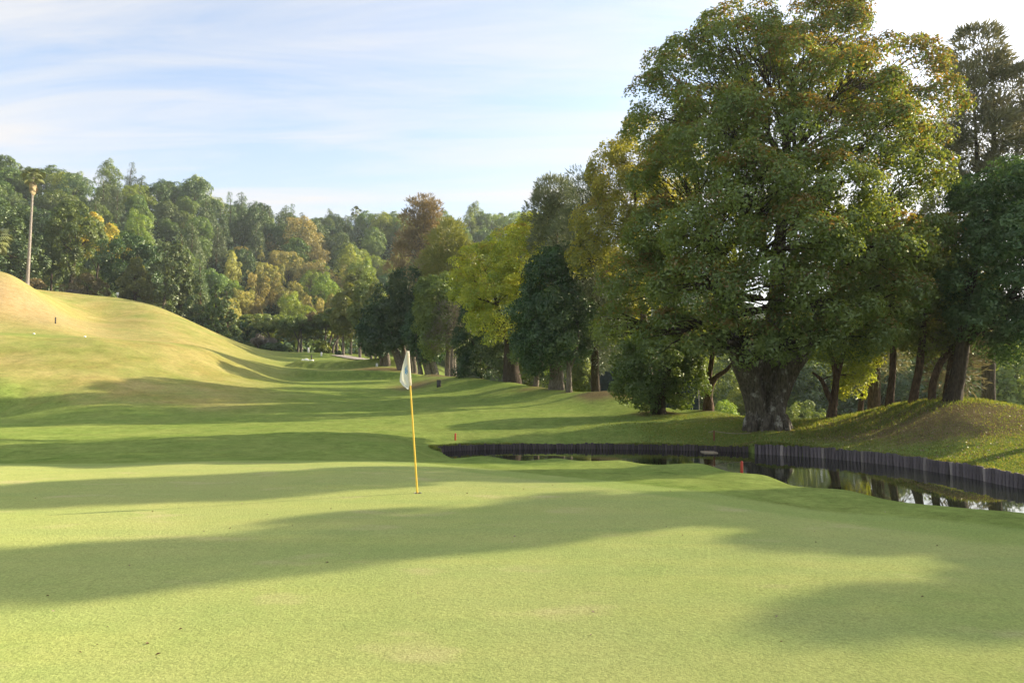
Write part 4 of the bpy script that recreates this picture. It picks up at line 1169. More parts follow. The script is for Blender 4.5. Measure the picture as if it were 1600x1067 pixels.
mid('low_bush', 'pale grey low mound of shrub on the hill crest', 115, 107, 102, 128, 454, 462, 'dome', 'twig_leaf', 'bark_dark', 2500, .2, 379, cat='bush', clump=.3)
mid('yellow_shrub', 'sunlit yellow-green shrub seen between trunks behind the ridge', 912, 60, 893, 930, 562, 616, 'tall', 'fresh', 'bark_dark', 12000, .2, 380, cat='shrub', clump=.5)

# ------------------------------------------------------------------ palms
def palm(label, b, H, lean, crown_s, seed, n_live=34, n_dead=24, skirt=1.0):
    rng = np.random.default_rng(seed)
    root = empty('palm_tree', b)
    tag(root, label, 'palm tree')
    a = Acc(); t = np.linspace(0, 1, 14)[:, None]
    path = np.array([0, 0, -.3]) + t * np.array([lean, 0, H + .3]) + np.sin(t * 2.6) * np.array([lean * .12, 0, 0])
    rad = np.interp(t[:, 0], [0, .08, .5, 1], [.32, .23, .17, .12])
    a.tube(path, rad, 12, rng, .03)
    link('trunk', a.mesh('trunk', MAT['bark_palm'], True), root)
    top = path[-1]
    def frond(dead):
        ac = Acc(); L = crown_s * (1.0 if not dead else .85)
        ac.tube(bez(np.zeros(3), np.array([L * .28, 0, .12 * L]), np.array([L * .5, 0, 0.0]), 5), np.linspace(.035, .018, 5), 4)
        for k in range(15):                 # a fan of narrow blades, tips hanging
            th = (k - 7) / 7 * 1.25
            d = np.array([math.cos(th), math.sin(th), 0]); L2 = L * .62 * (1 - .18 * abs(th))
            o = np.array([L * .5, 0, 0]); sd = np.array([-d[1], d[0], 0]) * .045 * crown_s
            m = o + d * L2 * .6 + np.array([0, 0, .05 * L]); e = o + d * L2 + np.array([0, 0, -.22 * L])
            ac.add(np.array([o - sd * .3, o + sd * .3, m - sd, m + sd, e]), [[0, 2, 3, 1]], [[2, 4, 3]])
        return ac.mesh('frond', MAT['palm_dead' if dead else 'palm_green'])
    live, dead = frond(False), frond(True)
    for i in range(n_live):
        o = link('frond', live, root, top + np.array([0, 0, .05]))
        o.rotation_euler = (rng.normal(0, .3), -(1.35 - 2.1 * (i / n_live) ** .9) + rng.normal(0, .15), i * 2.399 + rng.normal(0, .3))
        s = rng.uniform(.8, 1.1); o.scale = (s, s, s)
    for i in range(n_dead):
        o = link('dead_frond', dead, root, top + np.array([0, 0, -.15 - .5 * skirt * rng.random() ** 1.3]))
        o['label'] = 'dry tan hanging frond'
        o.rotation_euler = (rng.normal(0, .25), rng.uniform(1.0, 1.5), i * 2.399 + rng.normal(0, .3))
        s = rng.uniform(.6, .95); o.scale = (s, s, s)
    return root
MAT['bark_palm'] = bark_mat('bark_palm', (.20, .17, .15), (.36, .32, .30), None, 6)
MAT['palm_green'] = simple_mat('palm_green', (.20, .225, .085), .5, .3)
MAT['palm_dead'] = simple_mat('palm_dead', (.36, .29, .17), .8, .1)
_b = on_ground(37, 101); _t = at(52, 278, 101)
palm('tall slender palm with dry skirt standing alone on the left hill', _b, _t[2] - _b[2], _t[0] - _b[0], 1.62, 81, 26, 30, 2.6)
_b = on_ground(-14, 98); _t = at(-12, 375, 98)
palm('shorter palm with drooping pale fronds cut by the left picture edge', _b, _t[2] - _b[2], _t[0] - _b[0], 2.6, 82, 22, 26, 3.0)

# ------------------------------------------------------------------ the wooded hill: individual trees, copied from a few of each kind
def proto(name, label, shape, w, h, z0, mat, bark, n, leaf, seed, kind='leaf', group='trees on the far wooded hillside', **kw):
    rng = np.random.default_rng(seed)
    lobes = [(c + np.array([0, 0, z0]), r) for c, r in auto_lobes(shape, w, h, rng)]
    kw.setdefault('clump', 1.0); kw.setdefault('per', 45)
    return make_tree(name, label, 'tree', (0, 0, 0), lobes, (z0 + h * .35, .22), MAT[mat], MAT[bark], n, leaf, group, seed, kind=kind, twigs=2, sides=4, **kw)

PROTO, KIND_LABEL = {}, {}
def kindof(key, name, label, *specs):
    PROTO[key] = [[p, 0] for p in (proto(name, label, *s[0], group=s[1], **(s[2] if len(s) > 2 else {})) for s in specs)]
    KIND_LABEL[key] = label.split(' on the far')[0].split(' on the hillside')[0]
kindof('oak', 'evergreen_tree', 'dark green rounded evergreen on the far wooded hillside',
       (('round', 9.5, 9.0, 2.0, 'oak', 'bark_dark', 8400, .39, 401), 'dark evergreens on the hillside'), (('dome', 10.5, 8.5, 2.0, 'oak', 'bark_dark', 8400, .39, 402), 'dark evergreens on the hillside'), (('round', 8.5, 10.5, 1.5, 'dark_leaf', 'bark_dark', 8400, .37, 403), 'dark evergreens on the hillside'))
kindof('mid', 'broadleaf_tree', 'mid-green leafy tree on the far wooded hillside',
       (('dome', 10, 8.5, 2.0, 'mid_leaf', 'bark_grey', 8400, .37, 404), 'mid-green trees on the hillside'), (('round', 9, 9, 2.0, 'mid_leaf', 'bark_grey', 8400, .37, 405), 'mid-green trees on the hillside'))
kindof('fresh', 'spring_tree', 'fresh yellow-green leafy tree on the far wooded hillside',
       (('dome', 9.5, 9, 2.5, 'fresh', 'bark_grey', 7500, .35, 406), 'fresh green trees on the hillside'), (('tall', 7.5, 11, 2.5, 'fresh', 'bark_grey', 7500, .35, 407), 'fresh green trees on the hillside'))
kindof('cedar', 'cedar_tree', 'dark pointed cedar on the far wooded hillside',
       (('cone', 6.5, 13, 1.5, 'cedar', 'bark_red', 7800, .35, 408), 'cedars on the hillside', {'kind': 'spray', 'droop': .4}), (('cone', 7.5, 12, 1.5, 'cedar', 'bark_red', 7800, .35, 409), 'cedars on the hillside', {'kind': 'spray', 'droop': .4}))
kindof('bamboo', 'bamboo_clump', 'tan-yellow plumed bamboo clump on the far hillside',
       (('plume', 9, 11, 0, 'bamboo', 'bark_grey', 7800, .48, 410), 'bamboo clumps on the hillside', {'kind': 'spray', 'clump': .75, 'droop': .5}), (('plume', 8, 12, 0, 'bamboo', 'bark_grey', 7800, .48, 411), 'bamboo clumps on the hillside', {'kind': 'spray', 'clump': .75, 'droop': .5}))
kindof('cream', 'flowering_tree', 'billowing tree with creamy blossom on the hillside',
       (('dome', 12, 10, 1.5, 'cream', 'bark_dark', 10000, .36, 412), 'cream-topped trees on the hillside', {'tipf': .95, 'clump': 1.15}),)
kindof('russet', 'brown_tree', 'brownish thin-leaved tree on the far wooded hillside',
       (('dome', 8.5, 8, 2, 'russet', 'bark_grey', 6300, .35, 413), 'brownish trees on the hillside'),)
_frng = np.random.default_rng(77)
def plant(key, x, y, s, dz=-.4, label=None, sz=None):
    lst = PROTO[key]; it = lst[int(_frng.integers(len(lst)))]
    src = it[0]
    if it[1] == 0:
        r = src; it[1] = 1
    else:
        r = src.copy(); C.objects.link(r)
        for ch in src.children:
            c = ch.copy(); C.objects.link(c); c.parent = r
    r.location = (x, y, gz(x, y) + dz)
    r.rotation_euler = (0, 0, float(_frng.uniform(0, 6.283)))
    r.scale = (s, s, (sz or s))
    if label:
        r['label'] = label
        if 'group' in r.keys(): del r['group']
    else:                        # say which part of the hill it stands on
        px = 800 + F * x / y
        yc = float(np.interp(px, [-80, 0, 100, 200, 300, 400, 550, 700, 850], [215, 212, 216, 222, 232, 262, 282, 296, 312]))
        f = (y - 122) / (yc - 122)
        up = 'skyline' if f > .88 else ('upper slope' if f > .62 else ('middle slope' if f > .32 else 'foot'))
        where = ('round the tall palm' if px < 75 else 'right of the tall palm' if px < 150 else 'above the crest trees' if px < 260 else 'above the grassy shoulder' if px < 370 else
                 'left of the creamy trees' if px < 430 else 'around the creamy trees' if px < 520 else 'above the far grove' if px < 610 else 'behind the brownish conifer' if px < 690 else 'behind the yellow-green dome')
        size = 'small' if s < .76 else ('middling' if s < .95 else 'large')
        r['label'] = f"{size} {KIND_LABEL[key]} on the hill's {up} {where}"
        r['group'] = f"{size} {KIND_LABEL[key]}s on the hill's {up} {where}"
    return r

def pick(px, py):
    """Which kind grows where on the hill."""
    u = _frng.random()
    if px < 130: return 'oak' if u < .45 else ('mid' if u < .8 else 'fresh')
    if px < 330: 
        if py > 395: return 'oak' if u < .45 else ('cedar' if u < .8 else 'mid')
        return 'oak' if u < .38 else ('cedar' if u < .60 else ('mid' if u < .82 else 'fresh'))
    if px < 560:
        if py < 385: return 'oak' if u < .5 else ('cedar' if u < .92 else 'mid')
        if py > 440: return 'bamboo' if u < .80 else ('russet' if u < .86 else 'fresh')
        return 'bamboo' if u < .46 else ('russet' if u < .52 else ('mid' if u < .74 else ('fresh' if u < .86 else 'oak')))
    if px < 650:
        if py < 360: return 'oak' if u < .6 else 'mid'
        return 'bamboo' if u < .28 else ('fresh' if u < .5 else ('mid' if u < .8 else 'oak'))
    return 'mid' if u < .45 else ('fresh' if u < .75 else 'oak')

special = [('cream', 462, 218, 1.35, 'largest creamy-topped billowing tree in the middle of the hillside'), ('cream', 447, 200, .95, 'creamy-topped tree just below the largest one'), ('cream', 492, 194, 1.0, 'creamy-topped tree to the lower right of the largest one'), ('cream', 458, 176, .7, 'lowest creamy-topped tree above the flat canopy trees'),
           ('fresh', 300, 224, 1.05, 'fresh green tree on the skyline above the hill shoulder'), ('fresh', 345, 236, .75, 'pale yellow small tree on the skyline in a dip'), ('fresh', 205, 200, .9, 'bright green low crown under the pointed skyline trees'), 
           ('cedar', 195, 216, 1.0, 'taller of two pointed trees on the left skyline'), ('cedar', 212, 217, .9, 'shorter of two pointed trees on the left skyline'), ('fresh', 78, 190, .8, 'light green tree on the skyline right of the palm'),
           ('fresh', 740, 285, 1.15, 'tall fresh green tree on the skyline above the ridge row, left one'), ('fresh', 768, 286, 1.0, 'tall fresh green tree on the skyline above the ridge row, middle one'), ('fresh', 800, 288, 1.1, 'tall fresh green tree on the skyline above the ridge row, right one'),
           ('russet', 716, 270, .9, 'rust-coloured crown below the skyline trees'), ('cedar', 468, 262, .8, 'small pointed tree breaking the middle skyline'), ('oak', 600, 284, 1.0, 'dark round crown standing up on the far skyline')]
_placed = []
for (key, px, Y, s, lab) in special:
    x = (px - 800) / F * Y
    plant(key, x, Y, s, label=lab); _placed.append((x, Y, 4.5 * s))
_count = 0
_Y = 126.0
while _Y < 300:
    k = _Y / F
    step = 7.4 if _Y < 165 else (8.6 if _Y < 200 else 9.6)
    x = -880 * k + _frng.uniform(0, step)
    while x < (900 - 800) * k + 6:
        xx, yy = x + _frng.normal(0, step * .22), _Y + _frng.normal(0, 2.2)
        x += step
        px = 800 + F * xx / yy
        z = gz(xx, yy)
        py = 600 - (z + 6 - EYE) / yy * F
        lim_lo = np.interp(px, [-80, 100, 300, 400, 680, 800, 900], [122, 128, 126, 140, 142, 190, 240])
        lim_hi = np.interp(px, [-80, 0, 100, 200, 300, 400, 550, 700, 850], [215, 212, 216, 222, 232, 262, 282, 296, 312])
        if yy < lim_lo or yy > lim_hi: continue
        if any((xx - a) ** 2 + (yy - b) ** 2 < r * r for a, b, r in _placed): continue
        if 560 < px < 650 and yy < 150: continue
        key = pick(px, py)
        s = float(_frng.choice([.66, .78, .88, .98, 1.12]) * _frng.uniform(.94, 1.06) * np.interp(_Y, [125, 195], [.74, 1.0])) * (.92 if key == 'bamboo' else 1.0)
        plant(key, xx, yy, s, sz=s * float(_frng.uniform(.9, 1.15)))
        _count += 1
    _Y += 7.6 if _Y < 165 else (8.4 if _Y < 200 else 9.4)
print('hill trees', _count)
for k_ in PROTO:                      # protos that were never planted
    for it in PROTO[k_]:
        if it[1] == 0:
            for ch in list(it[0].children): bpy.data.objects.remove(ch)
            bpy.data.objects.remove(it[0])
_b = on_ground(552, 281)
palm('tiny palm silhouette on the far skyline', _b, at(552, 331, 281)[2] - _b[2], .2, 2.6, 83, 14, 6)

# low growth filling the hill between the trees
def undergrowth():
    rng = np.random.default_rng(9)
    n = 36000
    Y = rng.uniform(116, 300, n) ; px = rng.uniform(-100, 920, n)
    lo = np.interp(px, [-100, 100, 300, 400, 680, 720, 920], [116, 120, 120, 128, 128, 150, 200])
    m = Y > lo; Y, px = Y[m], px[m]; n = len(Y)
    x = (px - 800) / F * Y
    z = ground_z(x, Y) + rng.uniform(0, 1, n) ** 1.5 * 2.6
    P = np.stack([x, Y, z], -1)
    N = unit(rng.normal(0, .6, (n, 3)) + np.array([0, -.3, .8]))
    V = leaf_arrays(P, N, rng.uniform(.7, 1.5, n), rng, 'broad')
    me = mesh_np('undergrowth', V, np.arange(len(V)).reshape(-1, 4), None, MAT['oak'], False, {'tone': np.repeat(rng.random(n), 4), 'tip': np.zeros(n * 4)})
    tag(link('undergrowth', me), 'leafy undergrowth between the hillside trees', None, None, 'stuff')
undergrowth()

# ------------------------------------------------------------------ trees and bushes beyond the mound, seen under the crowns on the right
_back = []
BP = [proto('lakeside_tree', 'leafy green tree in the hollow beyond the right mound', 'dome', 8, 8.5, .3, 'mid_leaf', 'bark_dark', 9000, .30, 421, group='leafy trees in the hollow beyond the mound', clump=.7),
      proto('lakeside_tree', 'light green tree in the hollow beyond the right mound', 'round', 7.5, 8, .3, 'fresh', 'bark_dark', 9000, .30, 422, group='light green trees in the hollow beyond the mound', clump=.7),
      proto('lakeside_tree', 'dark green tree in the hollow beyond the right mound', 'round', 8, 8, .2, 'oak', 'bark_dark', 9000, .30, 423, group='dark trees in the hollow beyond the mound', clump=.7)]
_used = [0, 0, 0]
_brng = np.random.default_rng(31)
for (px, Y, k, s) in [(1080, 84, 1, .95), (1120, 74, 0, .85), (1150, 88, 1, 1.0), (1165, 66, 1, .62), (1235, 72, 1, .72), (1262, 86, 0, 1.0), (1290, 70, 2, .7), (1335, 78, 0, .9), (1372, 68, 2, .72), (1410, 80, 2, .95), (1450, 72, 0, .85), (1480, 88, 2, 1.1),
                      (1520, 70, 0, .82), (1545, 84, 2, 1.0), (1575, 66, 1, .75), (1600, 76, 0, .95), (1640, 70, 2, .9), (1680, 78, 1, 1.0), (1060, 104, 2, 1.1), (1000, 112, 2, 1.2), (955, 120, 2, 1.25), (1110, 108, 2, 1.2), (1195, 106, 0, 1.2), (1320, 108, 2, 1.25), (1430, 108, 0, 1.25), (1530, 108, 2, 1.3), (1620, 106, 0, 1.2), (1710, 104, 2, 1.2),
                      (905, 128, 0, 1.2), (860, 132, 2, 1.2), (1250, 58, 0, .5), (1395, 56, 1, .5), (1560, 56, 0, .55), (1130, 60, 1, .5)]:
    if Y >= 64: s *= 1.75 if px > 1180 else 1.35
    src = BP[k]
    if _used[k] == 0: r = src; _used[k] = 1
    else:
        r = src.copy(); C.objects.link(r)
        for ch in src.children:
            c = ch.copy(); C.objects.link(c); c.parent = r
    x = (px - 800) / F * Y
    r['label'] = ('leafy green', 'light green', 'dark green')[k] + ' tree ' + ('just behind the ridge' if Y < 64 else 'in the hollow' if Y < 95 else 'far back beyond the hollow') + ' ' + (
        'left of the skirted tree' if px < 1050 else 'left of the slim forked tree' if px < 1105 else 'between the forked tree and the huge trunk' if px < 1200 else 'right of the huge trunk' if px < 1275 else
        'behind the small sunlit tree' if px < 1345 else 'behind the wispy trunks' if px < 1400 else 'behind the leaning mound trunks' if px < 1490 else 'right of the dark mound tree' if px < 1560 else 'at the right picture edge')
    r['group'] = 'trees beyond the ridge: ' + r['label']
    r.location = (x, Y, gz(x, Y) - .2); r.rotation_euler = (0, 0, float(_brng.uniform(0, 6.28))); r.scale = (s, s, s * float(_brng.uniform(.9, 1.1)))

# ------------------------------------------------------------------ flagstick
MAT['pole_yellow'] = simple_mat('pole_yellow', (.80, .53, .075), .35, .5, .04, 8)
MAT['red_paint'] = simple_mat('red_paint', (.42, .045, .025), .5, .4)
MAT['brown_post'] = simple_mat('brown_post', (.20, .085, .045), .7, .2)
MAT['dark_post'] = simple_mat('dark_post', (.045, .042, .040), .6, .3)
MAT['white_paint'] = simple_mat('white_paint', (.75, .75, .72), .5, .4, .03)
MAT['pale_wood'] = simple_mat('pale_wood', (.36, .30, .22), .8, .2, .2, 12)
MAT['cup_white'] = simple_mat('cup_white', (.5, .5, .46), .5, .3)
MAT['hole_shade'] = simple_mat('hole_shade', (.02, .018, .012), .9, .1)
MAT['grey_path'] = simple_mat('grey_path', (.34, .31, .29), .9, .2, .12, 3)
MAT['net_blue'] = simple_mat('net_blue', (.030, .042, .070), .9, .1, .35, 4)
def cloth_mat():
    g = G('flag_cloth')
    n = g.noise(g.map(g.obj(), (300, 300, 300)), 1.0, 2)
    c = g.mix(g.rng(n, .3, .7, 0, 1), (.82, .83, .84), (.87, .87, .87))
    d = g.node('ShaderNodeBsdfDiffuse', {'Color': c}).outputs[0]
    t = g.node('ShaderNodeBsdfTranslucent', {'Color': (.87, .86, .80)}).outputs[0]
    m = g.node('ShaderNodeMixShader', {'Fac': .5}); g.l.new(d, m.inputs[1]); g.l.new(t, m.inputs[2])
    return g.done(m.outputs[0])
MAT['flag_cloth'] = cloth_mat()
def print_mat():
    g = G('flag_print')
    n = g.noise(g.obj(), 60, 2)
    c = g.mix(g.rng(n, .4, .6, 0, 1), (.10, .30, .62), (.16, .42, .72))
    d = g.node('ShaderNodeBsdfDiffuse', {'Color': c}).outputs[0]
    return g.done(d)
MAT['flag_print'] = print_mat()

def flagstick():
    Yb = 10.2
    b = at(653, 768, Yb); b[2] = gz(b[0], b[1])
    root = empty('flagstick', b)
    tag(root, 'yellow flagstick with a limp white flag standing in the green', 'flagstick')
    top = at(637.5, 549, Yb) - b
    a = Acc(); t = np.linspace(0, 1, 10)[:, None]
    a.tube(np.array([0, 0, -.12]) * (1 - t) + top * t, np.linspace(.0145, .0115, 10), 14)
    link('pole', a.mesh('pole', MAT['pole_yellow'], True), root)
    # flag: hangs from the upper quarter of the pole, folded, belly to the left
    ax = unit(top); nU, nV = 30, 22
    def surf(u, v):
        """u down the pole, v outwards."""
        p0 = top * (1 - .245 * u) 
        w = .335 * np.interp(u, [0, .12, .3, .5, .72, .86, 1.0], [.03, .12, .235, .34, .40, .27, .04])
        fold = .022 * math.sin(v * 8.2 + u * 2.0) * min(1, u * 3) * (1 - .5 * u)
        sag = -.05 * v * math.sin(u * 2.6)
        return p0 + np.array([-w * v - .012, -.028 * v + fold * (.4 + v), sag - .03 * v * v])
    V = np.array([[surf(i / nU, j / nV) for j in range(nV + 1)] for i in range(nU + 1)])
    N = unit(np.cross(np.gradient(V, axis=0), np.gradient(V, axis=1)))
    if N[..., 1].mean() > 0: N = -N
    g = (nU + 1) * (nV + 1)
    VV = np.vstack([(V + N * .0012).reshape(-1, 3), (V - N * .0012).reshape(-1, 3)])
    i = np.arange(nU)[:, None] * (nV + 1); j = np.arange(nV)[None]
    Q = np.stack([i + j, i + j + 1, i + nV + 2 + j, i + nV + 1 + j], -1).reshape(-1, 4)
    rim = []
    loop = [j for j in range(nV)] + [i * (nV + 1) + nV for i in range(nU)] + [nU * (nV + 1) + j for j in range(nV, 0, -1)] + [i * (nV + 1) for i in range(nU, 0, -1)]
    for k in range(len(loop)):
        p, q = loop[k], loop[(k + 1) % len(loop)]
        rim.append([p, q, q + g, p + g])
    flag = link('flag', mesh_np('flag', VV, np.vstack([Q, Q[:, ::-1] + g, np.array(rim)]), None, MAT['flag_cloth'], True), root)
    # sleeve round the pole
    s = Acc(); tt = np.linspace(0, 1, 8)[:, None]
    s.tube(top * 1.002 * (1 - tt) + top * .757 * tt, np.full(8, .0195), 14)
    link('sleeve', s.mesh('sleeve', MAT['flag_cloth'], True), flag)
    # printed blue swirl, lying 2 mm proud of the cloth
    e = Acc()
    for (pts, w) in ((((.44, .14), (.50, .30), (.58, .34), (.64, .22)), .045), (((.40, .26), (.46, .40), (.53, .30)), .032), (((.50, .14), (.56, .20), (.62, .14)), .040), (((.37, .20), (.42, .17), (.46, .24)), .022)):
        P = smooth_line(np.array(pts), 6); m = []
        for q in range(len(P)):
            d = P[min(q + 1, len(P) - 1)] - P[max(q - 1, 0)]; d /= np.linalg.norm(d) + 1e-9
            wn_ = w * (1 - abs(2 * q / (len(P) - 1) - 1) ** 2) * .8 + .004
            for sgn in (-1, 1):
                uv = P[q] + sgn * wn_ * np.array([-d[1] * .6, d[0] * 1.6])
                u_, v_ = float(uv[0]), float(np.clip(uv[1], .01, .95))
                p3 = surf(u_, v_)
                n3 = unit(np.cross(surf(u_ + .01, v_) - p3, surf(u_, v_ + .01) - p3))
                if n3[1] > 0: n3 = -n3
                m.append(p3 + n3 * .004)
        e.add(np.array(m), [[2 * q, 2 * q + 2, 2 * q + 3, 2 * q + 1] for q in range(len(P) - 1)])
    link('emblem', e.mesh('emblem', MAT['flag_print'], True), flag)
    # the cup
    h = Acc(); th = np.arange(24) / 24 * 2 * math.pi
    ring = lambda r, z: np.stack([np.cos(th) * r, np.sin(th) * r, np.full(24, z)], -1)
    V = np.vstack([ring(.058, .006), ring(.052, .006), ring(.052, .002)])
    q = [[i, (i + 1) % 24, 24 + (i + 1) % 24, 24 + i] for i in range(24)] + [[24 + i, 24 + (i + 1) % 24, 48 + (i + 1) % 24, 48 + i] for i in range(24)]
    h.add(V, q)
    cup = empty('hole_cup', b)
    tag(cup, 'golf hole with its cup rim round the foot of the flagstick', 'hole')
    link('rim', h.mesh('rim', MAT['cup_white'], True), cup)
    d = Acc(); d.add(np.vstack([ring(.0525, .004), [[0, 0, .004]]]), None, [[i, (i + 1) % 24, 24] for i in range(24)])  # flat disc level with the rim, its dark colour stands for shade inside the hole
    link('hollow', d.mesh('hollow', MAT['hole_shade']), cup)
flagstick()

def stake(name, label, cat, px, Y, h, r, mat, py=None, square=False, cap=None, dz=0.0):
    x = (px - 800) / F * Y
    b = np.array([x, Y, gz(x, Y) + dz])
    root = empty(name, b); tag(root, label, cat)
    a = Acc()
    if square:
        a.box((0, 0, h / 2 - .15), (r, r * .8, h / 2 + .15)); a.box((0, 0, h + .008), (r * .7, r * .55, .008))
    else:
        a.tube(np.array([[0, 0, -.3], [0, 0, h * .5], [.004, 0, h - .02], [.004, 0, h]]), [r, r, r, r * .7], 10)
    link('post', a.mesh('post', mat, not square), root)
    if cap is not None:
        c = Acc(); c.box((0, 0, h - .03), (r * 1.08, r * .9, .03)); link('cap', c.mesh('cap', cap), root)
    return root
stake('hazard_stake', 'red stake in the turf at the tip of the pond', 'stake', 712, 27.2, .27, .035, MAT['red_paint'])
stake('hazard_stake', 'red stake just behind the lip of the near pond bank', 'stake', 1155.5, 15.4, .42, .032, MAT['red_paint'])
stake('marker_post', 'short dark square post at the foot of the left mound end', 'post', 686, 54.0, .55, .16, MAT['dark_post'], square=True)
stake('marker_post', 'thin dark stake on the brown slope of the left hill', 'post', 84, 65.5, .6, .045, MAT['dark_post'], square=True)
stake('marker_post', 'white distance post on the far tee mound', 'post', 481.5, 111, .85, .12, MAT['white_paint'], square=True)
stake('marker_post', 'small white peg on the rise beyond the tee banks', 'post', 502, 104, .6, .10, MAT['white_paint'], square=True)
stake('marker_post', 'small white peg beside the gnarled junipers', 'post', 589, 81.5, .38, .12, MAT['white_paint'], square=True)

# brown post by the pond with a rope to the big tree
def rope_post():
    Y = 26.9
    x = (1113.5 - 800) / F * Y; b = np.array([x, Y, gz(x, Y)])
    root = stake('rope_post', 'slim brown post above the plank wall holding the rope', 'post', 1113.5, Y, .40, .035, MAT['brown_post'])
    top = b + np.array([0, 0, .38])
    end = at(1172, 676.5, 27.2)
    a = Acc(); pts = bez(top, (top + end) / 2 + np.array([0, 0, -.10]), end, 14)
    st = np.vstack([[top + np.array([-.22, -.03, -.05])], pts])
    a.tube(st, np.full(len(st), .013), 6)
    V = np.concatenate(a.v); 
    o = link('rope', mesh_np('rope', V, np.concatenate(a.q), np.concatenate(a.t), MAT['pale_wood'], True))
    tag(o, 'pale rope sagging from the brown post towards the huge tree', 'rope')
rope_post()

def spout():
    p = at(1108, 706.5, 25.2)
    a = Acc(); a.box((0, 0, 0), (.24, .30, .025)); 
    root = empty('outlet_board', (p[0], p[1], p[2])); tag(root, 'small pale board jutting from the low wall over the water', 'board')
    link('board', a.mesh('board', MAT['pale_wood']), root)
    for sx in (-.13, .14):
        c = Acc(); c.box((sx, .12, -.30), (.05, .05, .274)); link('leg', c.mesh('leg', MAT['dark_post']), root)
spout()

# tee markers
def tee_marker(label, px, Y, mat, r=.16):
    x = (px - 800) / F * Y; b = (x, Y, gz(x, Y))
    root = empty('tee_marker', b); tag(root, label, 'tee marker', 'tee markers')
    a = Acc(); th = np.arange(12) / 12 * 2 * math.pi
    prof = [(.5, 0), (.95, .25), (1.0, .6), (.8, 1.0), (.45, 1.25)]
    V = np.vstack([np.stack([np.cos(th) * r * q, np.sin(th) * r * q, np.full(12, z * r)], -1) for q, z in prof] + [[[0, 0, 1.35 * r]]])
    Q = [[k * 12 + i, k * 12 + (i + 1) % 12, (k + 1) * 12 + (i + 1) % 12, (k + 1) * 12 + i] for k in range(4) for i in range(12)]
    a.add(V, Q, [[48 + i, 48 + (i + 1) % 12, 60] for i in range(12)])
    link('head', a.mesh('head', mat, True), root)
    s = Acc(); s.tube([[0, 0, -.1], [0, 0, .1]], [.02, .02], 6); link('spike', s.mesh('spike', MAT['dark_post']), root)
tee_marker('pale tee marker on the left shelf under the brown slope', 51, 57.5, MAT['white_paint'], .10)
tee_marker('pale tee marker on the left shelf by the shaded gully', 131, 60.5, MAT['white_paint'], .11)
tee_marker('white tee marker, left one of the trio on the far bank', 473, 84.5, MAT['white_paint'], .24)
tee_marker('wide white tee marker in the middle of the far bank trio', 478.5, 84.5, MAT['white_paint'], .34)
def tee_sign():
    Y = 84.5; px = 486.5; x = (px - 800) / F * Y
    root = empty('tee_stand', (x, Y, gz(x, Y))); tag(root, 'white block with a dark post at the right of the far bank trio', 'tee stand')
    a = Acc(); a.box((0, 0, .14), (.26, .16, .2)); link('base', a.mesh('base', MAT['white_paint']), root)
    a = Acc(); a.box((0, 0, .62), (.06, .06, .278)); link('post', a.mesh('post', MAT['dark_post']), root)
tee_sign()

# white box sign on the hill crest and clipped hedge blocks beside it
def crest_sign():
    Y = 107; px = 180; x = (px - 800) / F * Y
    root = empty('tee_sign', (x, Y, gz(x, Y))); tag(root, 'small white notice box on a grey post under the crest trees', 'sign')
    a = Acc(); a.box((0, 0, .18), (.07, .07, .38)); link('post', a.mesh('post', MAT['grey_path']), root)
    a = Acc(); a.box((0, 0, .80), (.17, .08, .238)); link('panel', a.mesh('panel', MAT['white_paint']), root)
crest_sign()
def hedge(px0, px1, Y, h, label, seed):
    rng = np.random.default_rng(seed)
    x0, x1 = (px0 - 800) / F * Y, (px1 - 800) / F * Y
    zc = gz((x0 + x1) / 2, Y)
    root = empty('clipped_hedge', ((x0 + x1) / 2, Y, zc)); tag(root, label, 'hedge')
    n = 4500; w = (x1 - x0) / 2
    P = np.stack([rng.uniform(-w, w, n), rng.uniform(-.35, .35, n), rng.uniform(-.2, h, n)], -1)
    f = rng.integers(0, 3, n)
    P[f == 0, 1] = -.36; P[f == 1, 2] = h
    N = unit(np.where((f == 1)[:, None], np.array([0, 0, 1.0]), np.array([0, -1.0, .2])) + rng.normal(0, .5, (n, 3)))
    V = leaf_arrays(P + rng.normal(0, .04, P.shape), N, rng.uniform(.12, .24, n), rng, 'broad')
    link('foliage', mesh_np('foliage', V, np.arange(len(V)).reshape(-1, 4), None, MAT['hedge'], False, {'tone': np.repeat(rng.random(n), 4), 'tip': np.zeros(4 * n)}), root)
    a = Acc()
    for q in np.linspace(-w * .8, w * .8, 4): a.tube([[q, 0, -.2], [q + .03, 0, h * .7]], [.05, .03], 5)
    link('stems', a.mesh('stems', MAT['bark_dark']), root)
hedge(185, 206, 110, 1.15, 'square clipped hedge beside the white notice box', 5)
hedge(207, 214, 111, 1.05, 'narrow clipped hedge block right of the square one', 6)

# cart path along the foot of the far grove
def path():
    P = smooth_line([at(*q)[:2] for q in ((528, 557, 107), (545, 556, 104), (565, 559, 100), (585, 563, 95), (606, 568, 89))], 8)
    V = []
    for i in range(len(P)):
        d = P[min(i + 1, len(P) - 1)] - P[max(i - 1, 0)]; d /= np.linalg.norm(d)
        n = np.array([-d[1], d[0]])
        for s in (-1.3, -.4, .5, 1.4):
            q = P[i] + n * s; V.append([q[0], q[1], gz(q[0], q[1]) + .12])
    Q = [[4 * i + j, 4 * i + j + 1, 4 * i + j + 5, 4 * i + j + 4] for i in range(len(P) - 1) for j in range(3)]
    me = mesh_np('cart_path', np.array(V), np.array(Q), None, MAT['grey_path'], True)
    tag(link('cart_path', me), 'pale grey cart path under the far grove', None, None, 'structure')
path()

